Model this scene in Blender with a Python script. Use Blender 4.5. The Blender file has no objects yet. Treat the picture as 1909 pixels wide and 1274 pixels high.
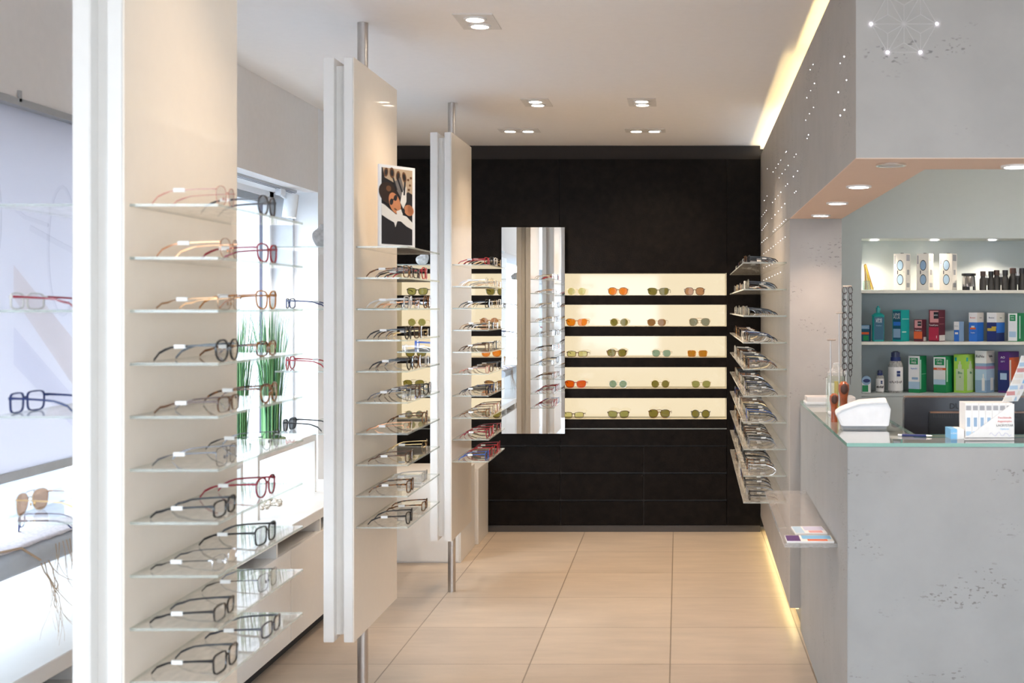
import bpy, bmesh, math, random
from mathutils import Vector, Matrix, Euler
rnd = random.Random(7)
PI = math.pi
S = bpy.context.scene
COL = S.collection
F = 2280.0; VX = 1265.0; VY = 572.0; EYE = 1.53
CEIL = 2.625
def PX(px, Y): return (px - VX) * Y / F
def PZ(py, Y): return EYE - (py - VY) * Y / F
ORD = ['first','second','third','fourth','fifth','sixth','seventh','eighth','ninth','tenth','eleventh','twelfth','thirteenth','fourteenth','fifteenth']

# ------------------------------------------------------------------ materials
MATS = {}
def nodes_of(name):
    m = bpy.data.materials.new(name); m.use_nodes = True
    nt = m.node_tree
    return m, nt, nt.nodes, nt.links
def mat(name, col, rough=0.5, metal=0.0, spec=0.5, noise=0.03, nscale=30.0, bump=0.0, bscale=200.0, coat=0.0):
    if name in MATS: return MATS[name]
    m, nt, N, L = nodes_of(name)
    b = N['Principled BSDF']
    b.inputs['Roughness'].default_value = rough
    b.inputs['Metallic'].default_value = metal
    b.inputs['Specular IOR Level'].default_value = spec
    b.inputs['Coat Weight'].default_value = coat
    tc = N.new('ShaderNodeTexCoord')
    nz = N.new('ShaderNodeTexNoise'); nz.inputs['Scale'].default_value = nscale; nz.inputs['Detail'].default_value = 4
    L.new(tc.outputs['Object'], nz.inputs['Vector'])
    r = N.new('ShaderNodeValToRGB')
    r.color_ramp.elements[0].position = 0.3; r.color_ramp.elements[1].position = 0.7
    r.color_ramp.elements[0].color = tuple(max(0, c*(1-noise)) for c in col) + (1,)
    r.color_ramp.elements[1].color = tuple(min(1, c*(1+noise)) for c in col) + (1,)
    L.new(nz.outputs['Fac'], r.inputs['Fac']); L.new(r.outputs['Color'], b.inputs['Base Color'])
    if bump > 0:
        n2 = N.new('ShaderNodeTexNoise'); n2.inputs['Scale'].default_value = bscale; n2.inputs['Detail'].default_value = 3
        L.new(tc.outputs['Object'], n2.inputs['Vector'])
        bp = N.new('ShaderNodeBump'); bp.inputs['Strength'].default_value = bump; bp.inputs['Distance'].default_value = 0.002
        L.new(n2.outputs['Fac'], bp.inputs['Height']); L.new(bp.outputs['Normal'], b.inputs['Normal'])
    MATS[name] = m
    return m
def emis(name, col, s):
    if name in MATS: return MATS[name]
    m, nt, N, L = nodes_of(name)
    N.remove(N['Principled BSDF'])
    e = N.new('ShaderNodeEmission'); e.inputs['Color'].default_value = tuple(col) + (1,); e.inputs['Strength'].default_value = s
    L.new(e.outputs['Emission'], N['Material Output'].inputs['Surface'])
    MATS[name] = m
    return m
def glass(name, tint=(0.95,0.98,0.965), ior=1.5, rough=0.0, haze=0.0, hazecol=(0.8,0.8,0.8), refl=(1,1,1)):
    """thin architectural glass: clear transmission, Fresnel reflection, a little surface haze"""
    if name in MATS: return MATS[name]
    m, nt, N, L = nodes_of(name)
    N.remove(N['Principled BSDF'])
    t = N.new('ShaderNodeBsdfTransparent'); t.inputs['Color'].default_value = tuple(tint) + (1,)
    g = N.new('ShaderNodeBsdfGlossy'); g.inputs['Roughness'].default_value = rough; g.inputs['Color'].default_value = tuple(refl) + (1,)
    f = N.new('ShaderNodeFresnel'); f.inputs['IOR'].default_value = ior
    mx = N.new('ShaderNodeMixShader')
    ge = N.new('ShaderNodeNewGeometry'); ff = N.new('ShaderNodeMath'); ff.operation = 'SUBTRACT'; ff.inputs[0].default_value = 1.0
    fm_ = N.new('ShaderNodeMath'); fm_.operation = 'MULTIPLY'
    L.new(ge.outputs['Backfacing'], ff.inputs[1]); L.new(f.outputs['Fac'], fm_.inputs[0]); L.new(ff.outputs[0], fm_.inputs[1])
    L.new(fm_.outputs[0], mx.inputs['Fac']); L.new(t.outputs['BSDF'], mx.inputs[1]); L.new(g.outputs['BSDF'], mx.inputs[2])
    out = mx.outputs['Shader']
    if haze > 0:
        d = N.new('ShaderNodeBsdfDiffuse'); d.inputs['Color'].default_value = tuple(hazecol) + (1,)
        nz = N.new('ShaderNodeTexNoise'); nz.inputs['Scale'].default_value = 12
        mm = N.new('ShaderNodeMath'); mm.operation = 'MULTIPLY'; mm.inputs[1].default_value = haze * 2
        L.new(nz.outputs['Fac'], mm.inputs[0])
        m2 = N.new('ShaderNodeMixShader'); L.new(mm.outputs[0], m2.inputs['Fac'])
        L.new(out, m2.inputs[1]); L.new(d.outputs['BSDF'], m2.inputs[2]); out = m2.outputs['Shader']
    L.new(out, N['Material Output'].inputs['Surface'])
    MATS[name] = m
    return m
def concrete(name, col, pit=(0.2,0.19,0.18), seed=0.0, dens=0.62):
    m, nt, N, L = nodes_of(name)
    b = N['Principled BSDF']; b.inputs['Roughness'].default_value = 0.55; b.inputs['Specular IOR Level'].default_value = 0.35
    g = N.new('ShaderNodeNewGeometry')
    mp = N.new('ShaderNodeMapping'); mp.inputs['Location'].default_value = (seed, seed*1.7, seed*0.6)
    L.new(g.outputs['Position'], mp.inputs['Vector'])
    n1 = N.new('ShaderNodeTexNoise'); n1.inputs['Scale'].default_value = 5; n1.inputs['Detail'].default_value = 7; n1.inputs['Roughness'].default_value = 0.6
    L.new(mp.outputs['Vector'], n1.inputs['Vector'])
    r1 = N.new('ShaderNodeValToRGB')
    r1.color_ramp.elements[0].position = 0.3; r1.color_ramp.elements[1].position = 0.72
    r1.color_ramp.elements[0].color = tuple(c*0.93 for c in col) + (1,); r1.color_ramp.elements[1].color = tuple(min(1,c*1.05) for c in col) + (1,)
    L.new(n1.outputs['Fac'], r1.inputs['Fac'])
    m2 = N.new('ShaderNodeMapping'); m2.inputs['Scale'].default_value = (1,1,2.2)
    L.new(mp.outputs['Vector'], m2.inputs['Vector'])
    n2 = N.new('ShaderNodeTexNoise'); n2.inputs['Scale'].default_value = 55; n2.inputs['Detail'].default_value = 2
    L.new(m2.outputs['Vector'], n2.inputs['Vector'])
    n3 = N.new('ShaderNodeTexNoise'); n3.inputs['Scale'].default_value = 3.2; n3.inputs['Detail'].default_value = 2
    L.new(m2.outputs['Vector'], n3.inputs['Vector'])
    ra = N.new('ShaderNodeValToRGB'); ra.color_ramp.elements[0].position = 0.62; ra.color_ramp.elements[1].position = 0.66
    L.new(n2.outputs['Fac'], ra.inputs['Fac'])
    rb = N.new('ShaderNodeValToRGB'); rb.color_ramp.elements[0].position = dens-0.05; rb.color_ramp.elements[1].position = dens+0.05
    L.new(n3.outputs['Fac'], rb.inputs['Fac'])
    mu = N.new('ShaderNodeMath'); mu.operation = 'MULTIPLY'
    L.new(ra.outputs['Color'], mu.inputs[0]); L.new(rb.outputs['Color'], mu.inputs[1])
    mix = N.new('ShaderNodeMix'); mix.data_type = 'RGBA'
    L.new(mu.outputs[0], mix.inputs['Factor']); L.new(r1.outputs['Color'], mix.inputs['A']); mix.inputs['B'].default_value = tuple(pit) + (1,)
    L.new(mix.outputs['Result'], b.inputs['Base Color'])
    bp = N.new('ShaderNodeBump'); bp.inputs['Strength'].default_value = 0.4; bp.inputs['Distance'].default_value = 0.002; bp.invert = True
    L.new(mu.outputs[0], bp.inputs['Height']); L.new(bp.outputs['Normal'], b.inputs['Normal'])
    MATS[name] = m
    return m
def tile_floor():
    m, nt, N, L = nodes_of('floor_tiles')
    b = N['Principled BSDF']; b.inputs['Roughness'].default_value = 0.38; b.inputs['Specular IOR Level'].default_value = 0.4
    g = N.new('ShaderNodeNewGeometry'); mp = N.new('ShaderNodeMapping')
    mp.inputs['Location'].default_value = (0.036 + 6.0, -5.23 + 6.0, 0)
    L.new(g.outputs['Position'], mp.inputs['Vector'])
    br = N.new('ShaderNodeTexBrick'); br.offset = 0; br.squash = 1
    br.inputs['Scale'].default_value = 1; br.inputs['Brick Width'].default_value = 0.6; br.inputs['Row Height'].default_value = 0.6
    br.inputs['Mortar Size'].default_value = 0.003; br.inputs['Mortar Smooth'].default_value = 0.1; br.inputs['Bias'].default_value = 0
    br.inputs['Color1'].default_value = (0.525,0.435,0.35,1); br.inputs['Color2'].default_value = (0.485,0.40,0.325,1); br.inputs['Mortar'].default_value = (0.27,0.215,0.165,1)
    L.new(mp.outputs['Vector'], br.inputs['Vector'])
    n = N.new('ShaderNodeTexNoise'); n.inputs['Scale'].default_value = 4; n.inputs['Detail'].default_value = 8; n.inputs['Roughness'].default_value = 0.65
    mp2 = N.new('ShaderNodeMapping'); mp2.inputs['Scale'].default_value = (0.6,2.2,1)
    L.new(g.outputs['Position'], mp2.inputs['Vector']); L.new(mp2.outputs['Vector'], n.inputs['Vector'])
    r = N.new('ShaderNodeValToRGB'); r.color_ramp.elements[0].position = 0.3; r.color_ramp.elements[1].position = 0.7
    r.color_ramp.elements[0].color = (0.86,0.86,0.86,1); r.color_ramp.elements[1].color = (1.06,1.05,1.04,1)
    L.new(n.outputs['Fac'], r.inputs['Fac'])
    mx = N.new('ShaderNodeMix'); mx.data_type = 'RGBA'; mx.blend_type = 'MULTIPLY'; mx.inputs['Factor'].default_value = 1
    L.new(br.outputs['Color'], mx.inputs['A']); L.new(r.outputs['Color'], mx.inputs['B'])
    L.new(mx.outputs['Result'], b.inputs['Base Color'])
    bp = N.new('ShaderNodeBump'); bp.inputs['Strength'].default_value = 0.5; bp.inputs['Distance'].default_value = 0.002; bp.invert = True
    L.new(br.outputs['Fac'], bp.inputs['Height']); L.new(bp.outputs['Normal'], b.inputs['Normal'])
    return m
def black_leather():
    m, nt, N, L = nodes_of('black_textured_panel')
    b = N['Principled BSDF']; b.inputs['Base Color'].default_value = (0.005,0.004,0.0035,1); b.inputs['Roughness'].default_value = 0.45; b.inputs['Specular IOR Level'].default_value = 0.11
    g = N.new('ShaderNodeNewGeometry')
    n = N.new('ShaderNodeTexNoise'); n.inputs['Scale'].default_value = 110; n.inputs['Detail'].default_value = 4; n.inputs['Roughness'].default_value = 0.7
    L.new(g.outputs['Position'], n.inputs['Vector'])
    n2 = N.new('ShaderNodeTexNoise'); n2.inputs['Scale'].default_value = 22; n2.inputs['Detail'].default_value = 4
    L.new(g.outputs['Position'], n2.inputs['Vector'])
    r = N.new('ShaderNodeValToRGB'); r.color_ramp.elements[0].position = 0.35; r.color_ramp.elements[1].position = 0.75
    r.color_ramp.elements[0].color = (0.0035,0.0024,0.002,1); r.color_ramp.elements[1].color = (0.010,0.007,0.0058,1)
    L.new(n2.outputs['Fac'], r.inputs['Fac']); L.new(r.outputs['Color'], b.inputs['Base Color'])
    bp = N.new('ShaderNodeBump'); bp.inputs['Strength'].default_value = 0.8; bp.inputs['Distance'].default_value = 0.003
    L.new(n.outputs['Fac'], bp.inputs['Height']); L.new(bp.outputs['Normal'], b.inputs['Normal'])
    return m
def lightbox():
    m, nt, N, L = nodes_of('opal_light_panel')
    N.remove(N['Principled BSDF'])
    e = N.new('ShaderNodeEmission'); e.inputs['Color'].default_value = (1.0,0.83,0.55,1); e.inputs['Strength'].default_value = 0.40
    g = N.new('ShaderNodeBsdfGlossy'); g.inputs['Roughness'].default_value = 0.05
    f = N.new('ShaderNodeFresnel'); f.inputs['IOR'].default_value = 1.45
    mx = N.new('ShaderNodeMixShader')
    L.new(f.outputs['Fac'], mx.inputs['Fac']); L.new(e.outputs['Emission'], mx.inputs[1]); L.new(g.outputs['BSDF'], mx.inputs[2])
    L.new(mx.outputs['Shader'], N['Material Output'].inputs['Surface'])
    return m

M_WHITE = mat('white_lacquer', (0.79,0.765,0.735), 0.35, noise=0.01, coat=0.1)
M_WARMFACE = mat('warm_lit_lacquer', (0.82,0.735,0.635), 0.35, noise=0.01, coat=0.1)  # white panel lacquer with the warm interior light put into its colour
M_CEIL = mat('ceiling_paint', (0.87,0.835,0.81), 0.9, noise=0.01)
M_WALLW = mat('white_wall_paint', (0.80,0.80,0.81), 0.85, noise=0.01)
M_BULK = mat('greige_paint', (0.79,0.755,0.73), 0.9, noise=0.015)
M_BLUEW = mat('pale_blue_paint', (0.48,0.53,0.535), 0.8, noise=0.01)
M_CONC = concrete('concrete_plaster', (0.39,0.365,0.34), seed=7.7, dens=0.595)
M_CONC2 = concrete('concrete_counter', (0.34,0.34,0.335), seed=4.1, dens=0.60)
M_SOFF = mat('soffit_paint', (0.78,0.58,0.46), 0.8, noise=0.01)
M_FLOOR = tile_floor()
M_BLACKP = black_leather()
M_DARKTRIM = mat('dark_brown_trim', (0.032,0.027,0.025), 0.6, spec=0.2)
M_STEEL = mat('brushed_steel', (0.55,0.52,0.50), 0.3, metal=1.0, nscale=80)
M_CHROME = mat('chrome', (0.8,0.8,0.8), 0.12, metal=1.0)
M_GREYAL = mat('grey_aluminium', (0.42,0.43,0.44), 0.4, metal=0.6)
M_DARK = mat('black_plastic', (0.012,0.012,0.014), 0.35)
M_DARKGAP = mat('dark_recess', (0.03,0.03,0.035), 0.6)
M_PLASTW = mat('white_plastic', (0.82,0.83,0.85), 0.3)
M_PAPER = mat('white_paper', (0.85,0.85,0.84), 0.6)
M_GLASS = glass('clear_glass', (0.965,0.975,0.97), haze=0.16, hazecol=(0.86,0.83,0.78))
M_GEDGE = glass('glass_edge', (0.74,0.82,0.78), ior=1.6, haze=0.30, hazecol=(0.84,0.88,0.84))
M_PANE = glass('window_glass', (0.97,0.98,0.98))
M_LENS = glass('clear_lens', (0.975,0.975,0.98), ior=1.5)
M_BULB = emis('warm_lamp', (1.0,0.90,0.75), 14.0)
M_BULBW = emis('cool_lamp', (1.0,0.93,0.97), 12.0)
M_LED = emis('white_led', (0.93,0.93,1.0), 5.0)
M_LEDV = emis('violet_led', (0.86,0.80,1.0), 9.0)
M_YSTRIP = emis('warm_strip', (1.0,0.80,0.42), 0.8)
M_OPAL = lightbox()

# ------------------------------------------------------------------ mesh builder
class MB:
    def __init__(self): self.v = []; self.f = []; self.m = []; self.M = Matrix.Identity(4)
    def add(self, vs, fs, mi=0):
        o = len(self.v)
        self.v += [tuple(self.M @ Vector(p)) for p in vs]
        self.f += [tuple(i + o for i in f) for f in fs]
        self.m += ([mi]*len(fs) if isinstance(mi, int) else mi)
    def box(self, x0,x1,y0,y1,z0,z1, mi=0, edge=None):
        vs = [(x0,y0,z0),(x1,y0,z0),(x1,y1,z0),(x0,y1,z0),(x0,y0,z1),(x1,y0,z1),(x1,y1,z1),(x0,y1,z1)]
        fs = [(3,2,1,0),(4,5,6,7),(0,1,5,4),(1,2,6,5),(2,3,7,6),(3,0,4,7)]
        self.add(vs, fs, mi if edge is None else [mi,mi,edge,edge,edge,edge])
        return self
    def rbox(self, x0,x1,y0,y1,z0,z1, r, mi=0, seg=4, axis='z'):
        """box with corners rounded about one axis"""
        def rr(a0,a1,b0,b1):
            p = []
            for cx,cy,s in ((a1-r,b1-r,0),(a0+r,b1-r,1),(a0+r,b0+r,2),(a1-r,b0+r,3)):
                for k in range(seg+1):
                    t = (s + k/seg)*PI/2
                    p.append((cx+r*math.cos(t), cy+r*math.sin(t)))
            return p
        if axis == 'z': pr = [(lambda a,b,h:(a,b,h)), rr(x0,x1,y0,y1), z0, z1]
        elif axis == 'x': pr = [(lambda a,b,h:(h,a,b)), rr(y0,y1,z0,z1), x0, x1]
        else: pr = [(lambda a,b,h:(b,h,a)), rr(z0,z1,x0,x1), y0, y1]
        fn, o, h0, h1 = pr
        n = len(o)
        vs = [fn(a,b,h0) for a,b in o] + [fn(a,b,h1) for a,b in o]
        fs = [tuple(range(n-1,-1,-1)), tuple(range(n,2*n))] + [(i,(i+1)%n,n+(i+1)%n,n+i) for i in range(n)]
        self.add(vs, fs, mi); return self
    def prism(self, outline, z0, z1, mi=0):
        n = len(outline)
        vs = [(x,y,z0) for x,y in outline] + [(x,y,z1) for x,y in outline]
        fs = [tuple(range(n-1,-1,-1)), tuple(range(n,2*n))] + [(i,(i+1)%n,n+(i+1)%n,n+i) for i in range(n)]
        self.add(vs, fs, mi); return self
    def lathe(self, prof, n=20, c=(0,0,0), mi=0, caps=True):
        vs, fs = [], []
        for r, z in prof:
            for k in range(n):
                t = 2*PI*k/n
                vs.append((c[0]+r*math.cos(t), c[1]+r*math.sin(t), c[2]+z))
        for i in range(len(prof)-1):
            for k in range(n):
                fs.append((i*n+k, i*n+(k+1)%n, (i+1)*n+(k+1)%n, (i+1)*n+k))
        if caps and prof[0][0] > 1e-6: fs.append(tuple(range(n-1,-1,-1)))
        if caps and prof[-1][0] > 1e-6: fs.append(tuple((len(prof)-1)*n+k for k in range(n)))
        self.add(vs, fs, mi); return self
    def cyl(self, x,y,z0,z1,r,n=20,mi=0): return self.lathe([(r,z0),(r,z1)], n, (x,y,0), mi)
    def tube(self, pts, r, n=8, mi=0, closed=False, sy=1.0):
        """round (or flattened) tube through pts; r a number or one per point"""
        pts = [Vector(p) for p in pts]; k = len(pts)
        rs = r if isinstance(r, (list,tuple)) else [r]*k
        vs, fs = [], []
        for i, p in enumerate(pts):
            if closed: d = pts[(i+1)%k] - pts[i-1]
            else: d = pts[min(i+1,k-1)] - pts[max(i-1,0)]
            if d.length < 1e-9: d = Vector((0,0,1))
            d.normalize()
            up = Vector((0,0,1)) if abs(d.z) < 0.95 else Vector((1,0,0))
            a = d.cross(up).normalized(); b = a.cross(d).normalized()
            for j in range(n):
                t = 2*PI*j/n
                vs.append(tuple(p + a*(rs[i]*math.cos(t)) + b*(rs[i]*sy*math.sin(t))))
        for i in range(k if closed else k-1):
            for j in range(n):
                fs.append((i*n+j, i*n+(j+1)%n, ((i+1)%k)*n+(j+1)%n, ((i+1)%k)*n+j))
        if not closed: fs += [tuple(range(n-1,-1,-1)), tuple((k-1)*n+j for j in range(n))]
        self.add(vs, fs, mi); return self
    def sphere(self, c, r, n=10, mi=0, s=(1,1,1)):
        prof = [(math.sin(PI*i/n), -math.cos(PI*i/n)) for i in range(n+1)]
        vs, fs = [], []
        for a, z in prof:
            for k in range(n):
                t = 2*PI*k/n
                vs.append((c[0]+r*s[0]*a*math.cos(t), c[1]+r*s[1]*a*math.sin(t), c[2]+r*s[2]*z))
        for i in range(n):
            for k in range(n):
                fs.append((i*n+k, i*n+(k+1)%n, (i+1)*n+(k+1)%n, (i+1)*n+k))
        self.add(vs, fs, mi); return self
    def mesh(self, name, mats, smooth=False, bevel=0.0, recalc=True):
        me = bpy.data.meshes.new(name)
        me.from_pydata(self.v, [], self.f)
        for m in (mats if isinstance(mats,(list,tuple)) else [mats]): me.materials.append(m)
        me.polygons.foreach_set('material_index', self.m)
        bm = bmesh.new(); bm.from_mesh(me)
        bmesh.ops.remove_doubles(bm, verts=bm.verts, dist=1e-6)
        if recalc: bmesh.ops.recalc_face_normals(bm, faces=bm.faces)
        if bevel > 0:
            bmesh.ops.bevel(bm, geom=[e for e in bm.edges if len(e.link_faces)==2 and e.calc_face_angle(0) > 0.6], offset=bevel, segments=2, affect='EDGES', clamp_overlap=True)
        if smooth:
            for f in bm.faces: f.smooth = True
            for e in bm.edges:
                if len(e.link_faces)==2 and e.calc_face_angle(0) > 0.7: e.smooth = False
        bm.to_mesh(me); bm.free()
        return me
    def build(self, name, mats, parent=None, smooth=False, bevel=0.0, loc=None, rot=None):
        o = bpy.data.objects.new(name, self.mesh(name, mats, smooth, bevel)); COL.objects.link(o)
        if parent: o.parent = parent
        if loc is not None: o.location = loc
        if rot is not None: o.rotation_euler = rot
        return o
def tag(o, label, cat, group=None, kind=None):
    if label: o['label'] = label
    if cat: o['category'] = cat
    if group: o['group'] = group
    if kind: o['kind'] = kind
    return o
def thing(name, label, cat, loc=(0,0,0), rz=0.0, group=None):
    o = bpy.data.objects.new(name, None); COL.objects.link(o)
    o.empty_display_size = 0.05
    o.location = loc; o.rotation_euler = (0,0,rz)
    return tag(o, label, cat, group)
def struct(name, mb, m, label=None, **k):
    o = mb.build(name, m, **k); o['kind'] = 'structure'
    if label: o['label'] = label
    return o
def link_mesh(name, me, parent, loc=(0,0,0), rot=(0,0,0)):
    o = bpy.data.objects.new(name, me); COL.objects.link(o); o.parent = parent; o.location = loc; o.rotation_euler = rot
    return o
def text_mesh(s, size, m, extrude=0.0003, align='CENTER'):
    cu = bpy.data.curves.new('txt', 'FONT'); cu.body = s; cu.size = size; cu.extrude = extrude; cu.align_x = align; cu.align_y = 'CENTER'; cu.resolution_u = 2
    o = bpy.data.objects.new('txt', cu); COL.objects.link(o)
    bpy.context.view_layer.update()
    dg = bpy.context.evaluated_depsgraph_get()
    me = bpy.data.meshes.new_from_object(o.evaluated_get(dg))
    me.materials.clear(); me.materials.append(m)
    bpy.data.objects.remove(o); bpy.data.curves.remove(cu)
    return me
def pr(name, c, r=0.45): return mat('ink_' + name, c, r, noise=0.02)
INK = dict(white=(0.85,0.85,0.85), black=(0.02,0.02,0.025), grey=(0.35,0.35,0.37), red=(0.65,0.03,0.03), navy=(0.015,0.03,0.15), blue=(0.03,0.17,0.62), sky=(0.20,0.50,0.80),
           teal=(0.01,0.38,0.36), deepteal=(0.01,0.09,0.16), maroon=(0.13,0.02,0.035), crimson=(0.42,0.02,0.06), pink=(0.65,0.30,0.30), green=(0.01,0.26,0.09), lime=(0.42,0.72,0.10),
           palelime=(0.62,0.72,0.48), violet=(0.09,0.02,0.18), orange=(0.72,0.12,0.03), gold=(0.55,0.40,0.05), cream=(0.80,0.76,0.70), iceblue=(0.45,0.62,0.78), steel=(0.28,0.42,0.60), mauve=(0.52,0.25,0.45),
           mint=(0.50,0.74,0.66), skin=(0.60,0.24,0.11), tan=(0.50,0.37,0.25), hair=(0.03,0.015,0.01), lav=(0.55,0.55,0.72), brown=(0.16,0.07,0.03))
def ink(n): return pr(n, INK[n])

# ------------------------------------------------------------------ camera
cam_d = bpy.data.cameras.new('camera'); cam = bpy.data.objects.new('camera', cam_d); COL.objects.link(cam)
cam.location = (0,0,EYE); cam.rotation_euler = (PI/2,0,0)
cam_d.sensor_width = 36; cam_d.sensor_fit = 'HORIZONTAL'; cam_d.lens = 36*F/1909
cam_d.shift_x = -(VX-954.5)/1909; cam_d.shift_y = -(637-VY)/1909
cam_d.dof.use_dof = True; cam_d.dof.focus_distance = 6.8; cam_d.dof.aperture_fstop = 5.8
cam_d.clip_start = 0.05; cam_d.clip_end = 200
S.camera = cam

# ------------------------------------------------------------------ room shell
TH = 0.012                                   # the concrete wall runs a touch off the room's axis
def RX(Y): return 0.528 + TH*(Y-5.8)         # face of the concrete wall at depth Y
XL, XW, XR, YF, YB = -1.99, -2.25, 3.2, -5.0, 8.55
struct('floor', MB().box(-2.5,XR+.1,YF-.1,YB+.1,-0.1,0), M_FLOOR, 'beige square floor tiles with thin joints')
struct('ceiling', MB().box(-2.5,XR+.1,YF-.1,YB+.1,CEIL,CEIL+.1), M_CEIL, 'plain white ceiling')
# bulkhead above the shop window, its white soffit, and the solid wall past the window
wl = MB(); wl.box(-2.05,XL,YF,6.75,2.16,CEIL)
struct('wall_left', wl, M_BULK, 'greige bulkhead wall above the shop window')
struct('trim_1', MB().box(-2.5,-2.051,YF,6.75,2.16,2.22), M_WALLW, 'white soffit over the window display')
struct('wall_left_end', MB().box(-2.5,XL,6.75,YB,0,CEIL), M_WALLW, 'white end wall of the window display')
struct('wall_left_parapet', MB().box(-2.5,-2.25,YF,6.75,0,0.50), M_WALLW, 'low wall under the shop window')
struct('wall_back', MB().box(-1.99,0.9,8.50,YB,0,CEIL), M_DARKTRIM, 'dark rear wall behind the display unit')
struct('wall_service', MB().box(0.70,PX(1606,6.5),6.5,6.8,0,CEIL)
       .box(PX(1606,6.5),XR,6.5,6.8,1.893,CEIL).box(PX(1606,6.5),XR,6.5,6.8,0,1.050)
       .box(PX(1606,6.5),XR,6.75,6.8,1.05,1.893), M_BLUEW, 'pale blue rear wall of the service corner with a lit niche')
struct('wall_right', MB().box(XR,XR+.1,-0.4,6.8,0,CEIL).box(XR,XR+.1,YF,-4.6,0,CEIL).box(XR,XR+.1,-4.6,-0.4,0,0.5).box(XR,XR+.1,-4.6,-0.4,2.2,CEIL), M_WALLW, 'outer wall of the service corner')
w3 = MB()
for y in (-4.6,-2.5,-0.46): w3.box(XR+.02,XR+.08,y,y+.06,0.5,2.2)
w3o = struct('added_window_3', w3, M_GREYAL, 'unseen window added to bring in daylight opposite the display panels')  # unseen opening, added to light the sides of the panels
MB().box(XR+.045,XR+.055,-4.6,-0.4,0.5,2.2).build('pane', M_PANE, w3o)
struct('wall_front', MB().box(-2.5,XR,YF-.1,YF,0,0.5).box(-2.5,XR,YF-.1,YF,2.1,CEIL).box(-0.3,XR,YF-.1,YF,0.5,2.1).box(-2.5,-2.0,YF-.1,YF,0.5,2.1), M_WALLW, 'street front wall with shop windows')
w2 = MB()
for x in (-2.0,-0.36): w2.box(x,x+.06,YF-.08,YF-.02,0.5,2.1)
w2o = struct('window_2', w2, M_GREYAL, 'wide street window')
MB().box(-2.0,-0.3,YF-.055,YF-.045,0.5,2.1).build('pane', M_PANE, w2o)

# shop window on the side street
wf = MB()
for y0,y1 in ((6.69,6.75),(4.60,4.66),(2.3,2.36)): wf.box(-2.31,-2.235,y0,y1,0.50,2.16)
wf.box(-2.31,-2.235,2.3,6.75,0.50,0.56); wf.box(-2.31,-2.235,2.3,6.75,2.13,2.16)
w1 = struct('window_1', wf, M_WALLW, 'tall shop window to the side street')
MB().box(-2.30,-2.245,2.3,6.75,2.09,2.13).build('window_header', M_GREYAL, w1)
MB().box(-2.264,-2.25,6.605,6.615,0.56,2.09).build('mullion', mat('blue_grey_metal',(0.06,0.06,0.10),0.4), w1)
MB().box(-2.285,-2.275,2.36,6.69,0.56,2.13).build('pane', M_PANE, w1)
struct('wall_left_blocker', MB().box(-2.5,-2.25,0.5,2.3,0.5,2.16).box(-2.5,-2.25,YF,-4.5,0.5,2.16), M_WALLW, 'unseen wall added to cut daylight from the side windows')  # added out of view to keep window light off the front panel
w4 = MB()
for y in (-4.5,-2.0,0.44): w4.box(-2.40,-2.34,y,y+.06,0.5,2.16)
w4o = struct('added_window_4', w4, M_GREYAL, 'unseen second side window added to bring in more daylight')  # added behind the camera to light the concrete wall side
MB().box(-2.375,-2.365,-4.5,0.5,0.5,2.16).build('pane', M_PANE, w4o)
MB().box(-2.235,-2.12,6.72,6.749,0.58,2.12).build('window_jamb', mat('grey_jamb',(0.52,0.54,0.57),0.6), w1)

# concrete wall: lower slab, raised beam round the service corner, cove lip
def rframe(u,v,z):  # along-wall coordinates -> world
    return (0.528 + u*math.cos(TH) + (v-5.8)*math.sin(TH), 5.8 - u*math.sin(TH) + (v-5.8)*math.cos(TH), z)
RM = Matrix.Translation((0.528,5.8,0)) @ Matrix.Rotation(-TH,4,'Z') @ Matrix.Translation((0,-5.8,0))
SOF = 1.947
cw = MB(); cw.M = RM
cw.box(0,0.245,5.8,8.49,0.10,SOF)
cw.box(0,0.245,3.715,8.49,SOF+0.002,2.50); cw.box(0,XR-.6,3.445,3.715,SOF+0.002,2.50)
cw.box(0,0.012,3.445,8.49,2.50,2.56); cw.box(0.012,XR-.6,3.445,3.457,2.50,2.56)
struct('wall_concrete', cw, M_CONC, 'pale concrete wall and overhead beam beside the service counter')
so = MB(); so.M = RM
so.box(0,0.245,3.715,5.80,SOF,SOF+0.002); so.box(0,XR-.6,3.445,3.715,SOF,SOF+0.002)
struct('trim_2', so, M_SOFF, 'beige soffit under the concrete beam')
pl = MB(); pl.M = RM; pl.box(0.06,0.22,5.84,8.4,0,0.10)
struct('baseboard_right', pl, mat('grey_plinth',(0.22,0.22,0.22),0.6), 'recessed plinth under the concrete wall')
# cove light strips lying in the channel on top of the beam, strip light under the wall
for i,(u,v0,v1) in enumerate(((0.030,3.47,5.20),(0.060,5.24,8.45))):
    b = MB(); b.M = RM; b.box(u,u+0.012,v0,v1,2.502,2.515)
    tag(b.build('cove_light', M_YSTRIP), ['warm strip light hidden on top of the concrete beam, front length','warm strip light hidden on top of the concrete wall, rear length'][i], 'light', 'cove lights')
b = MB(); b.M = RM; b.box(0.030,0.045,5.83,8.40,0.088,0.0995)
tag(b.build('plinth_light', M_YSTRIP), 'warm strip light under the floating concrete wall', 'light')

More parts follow.
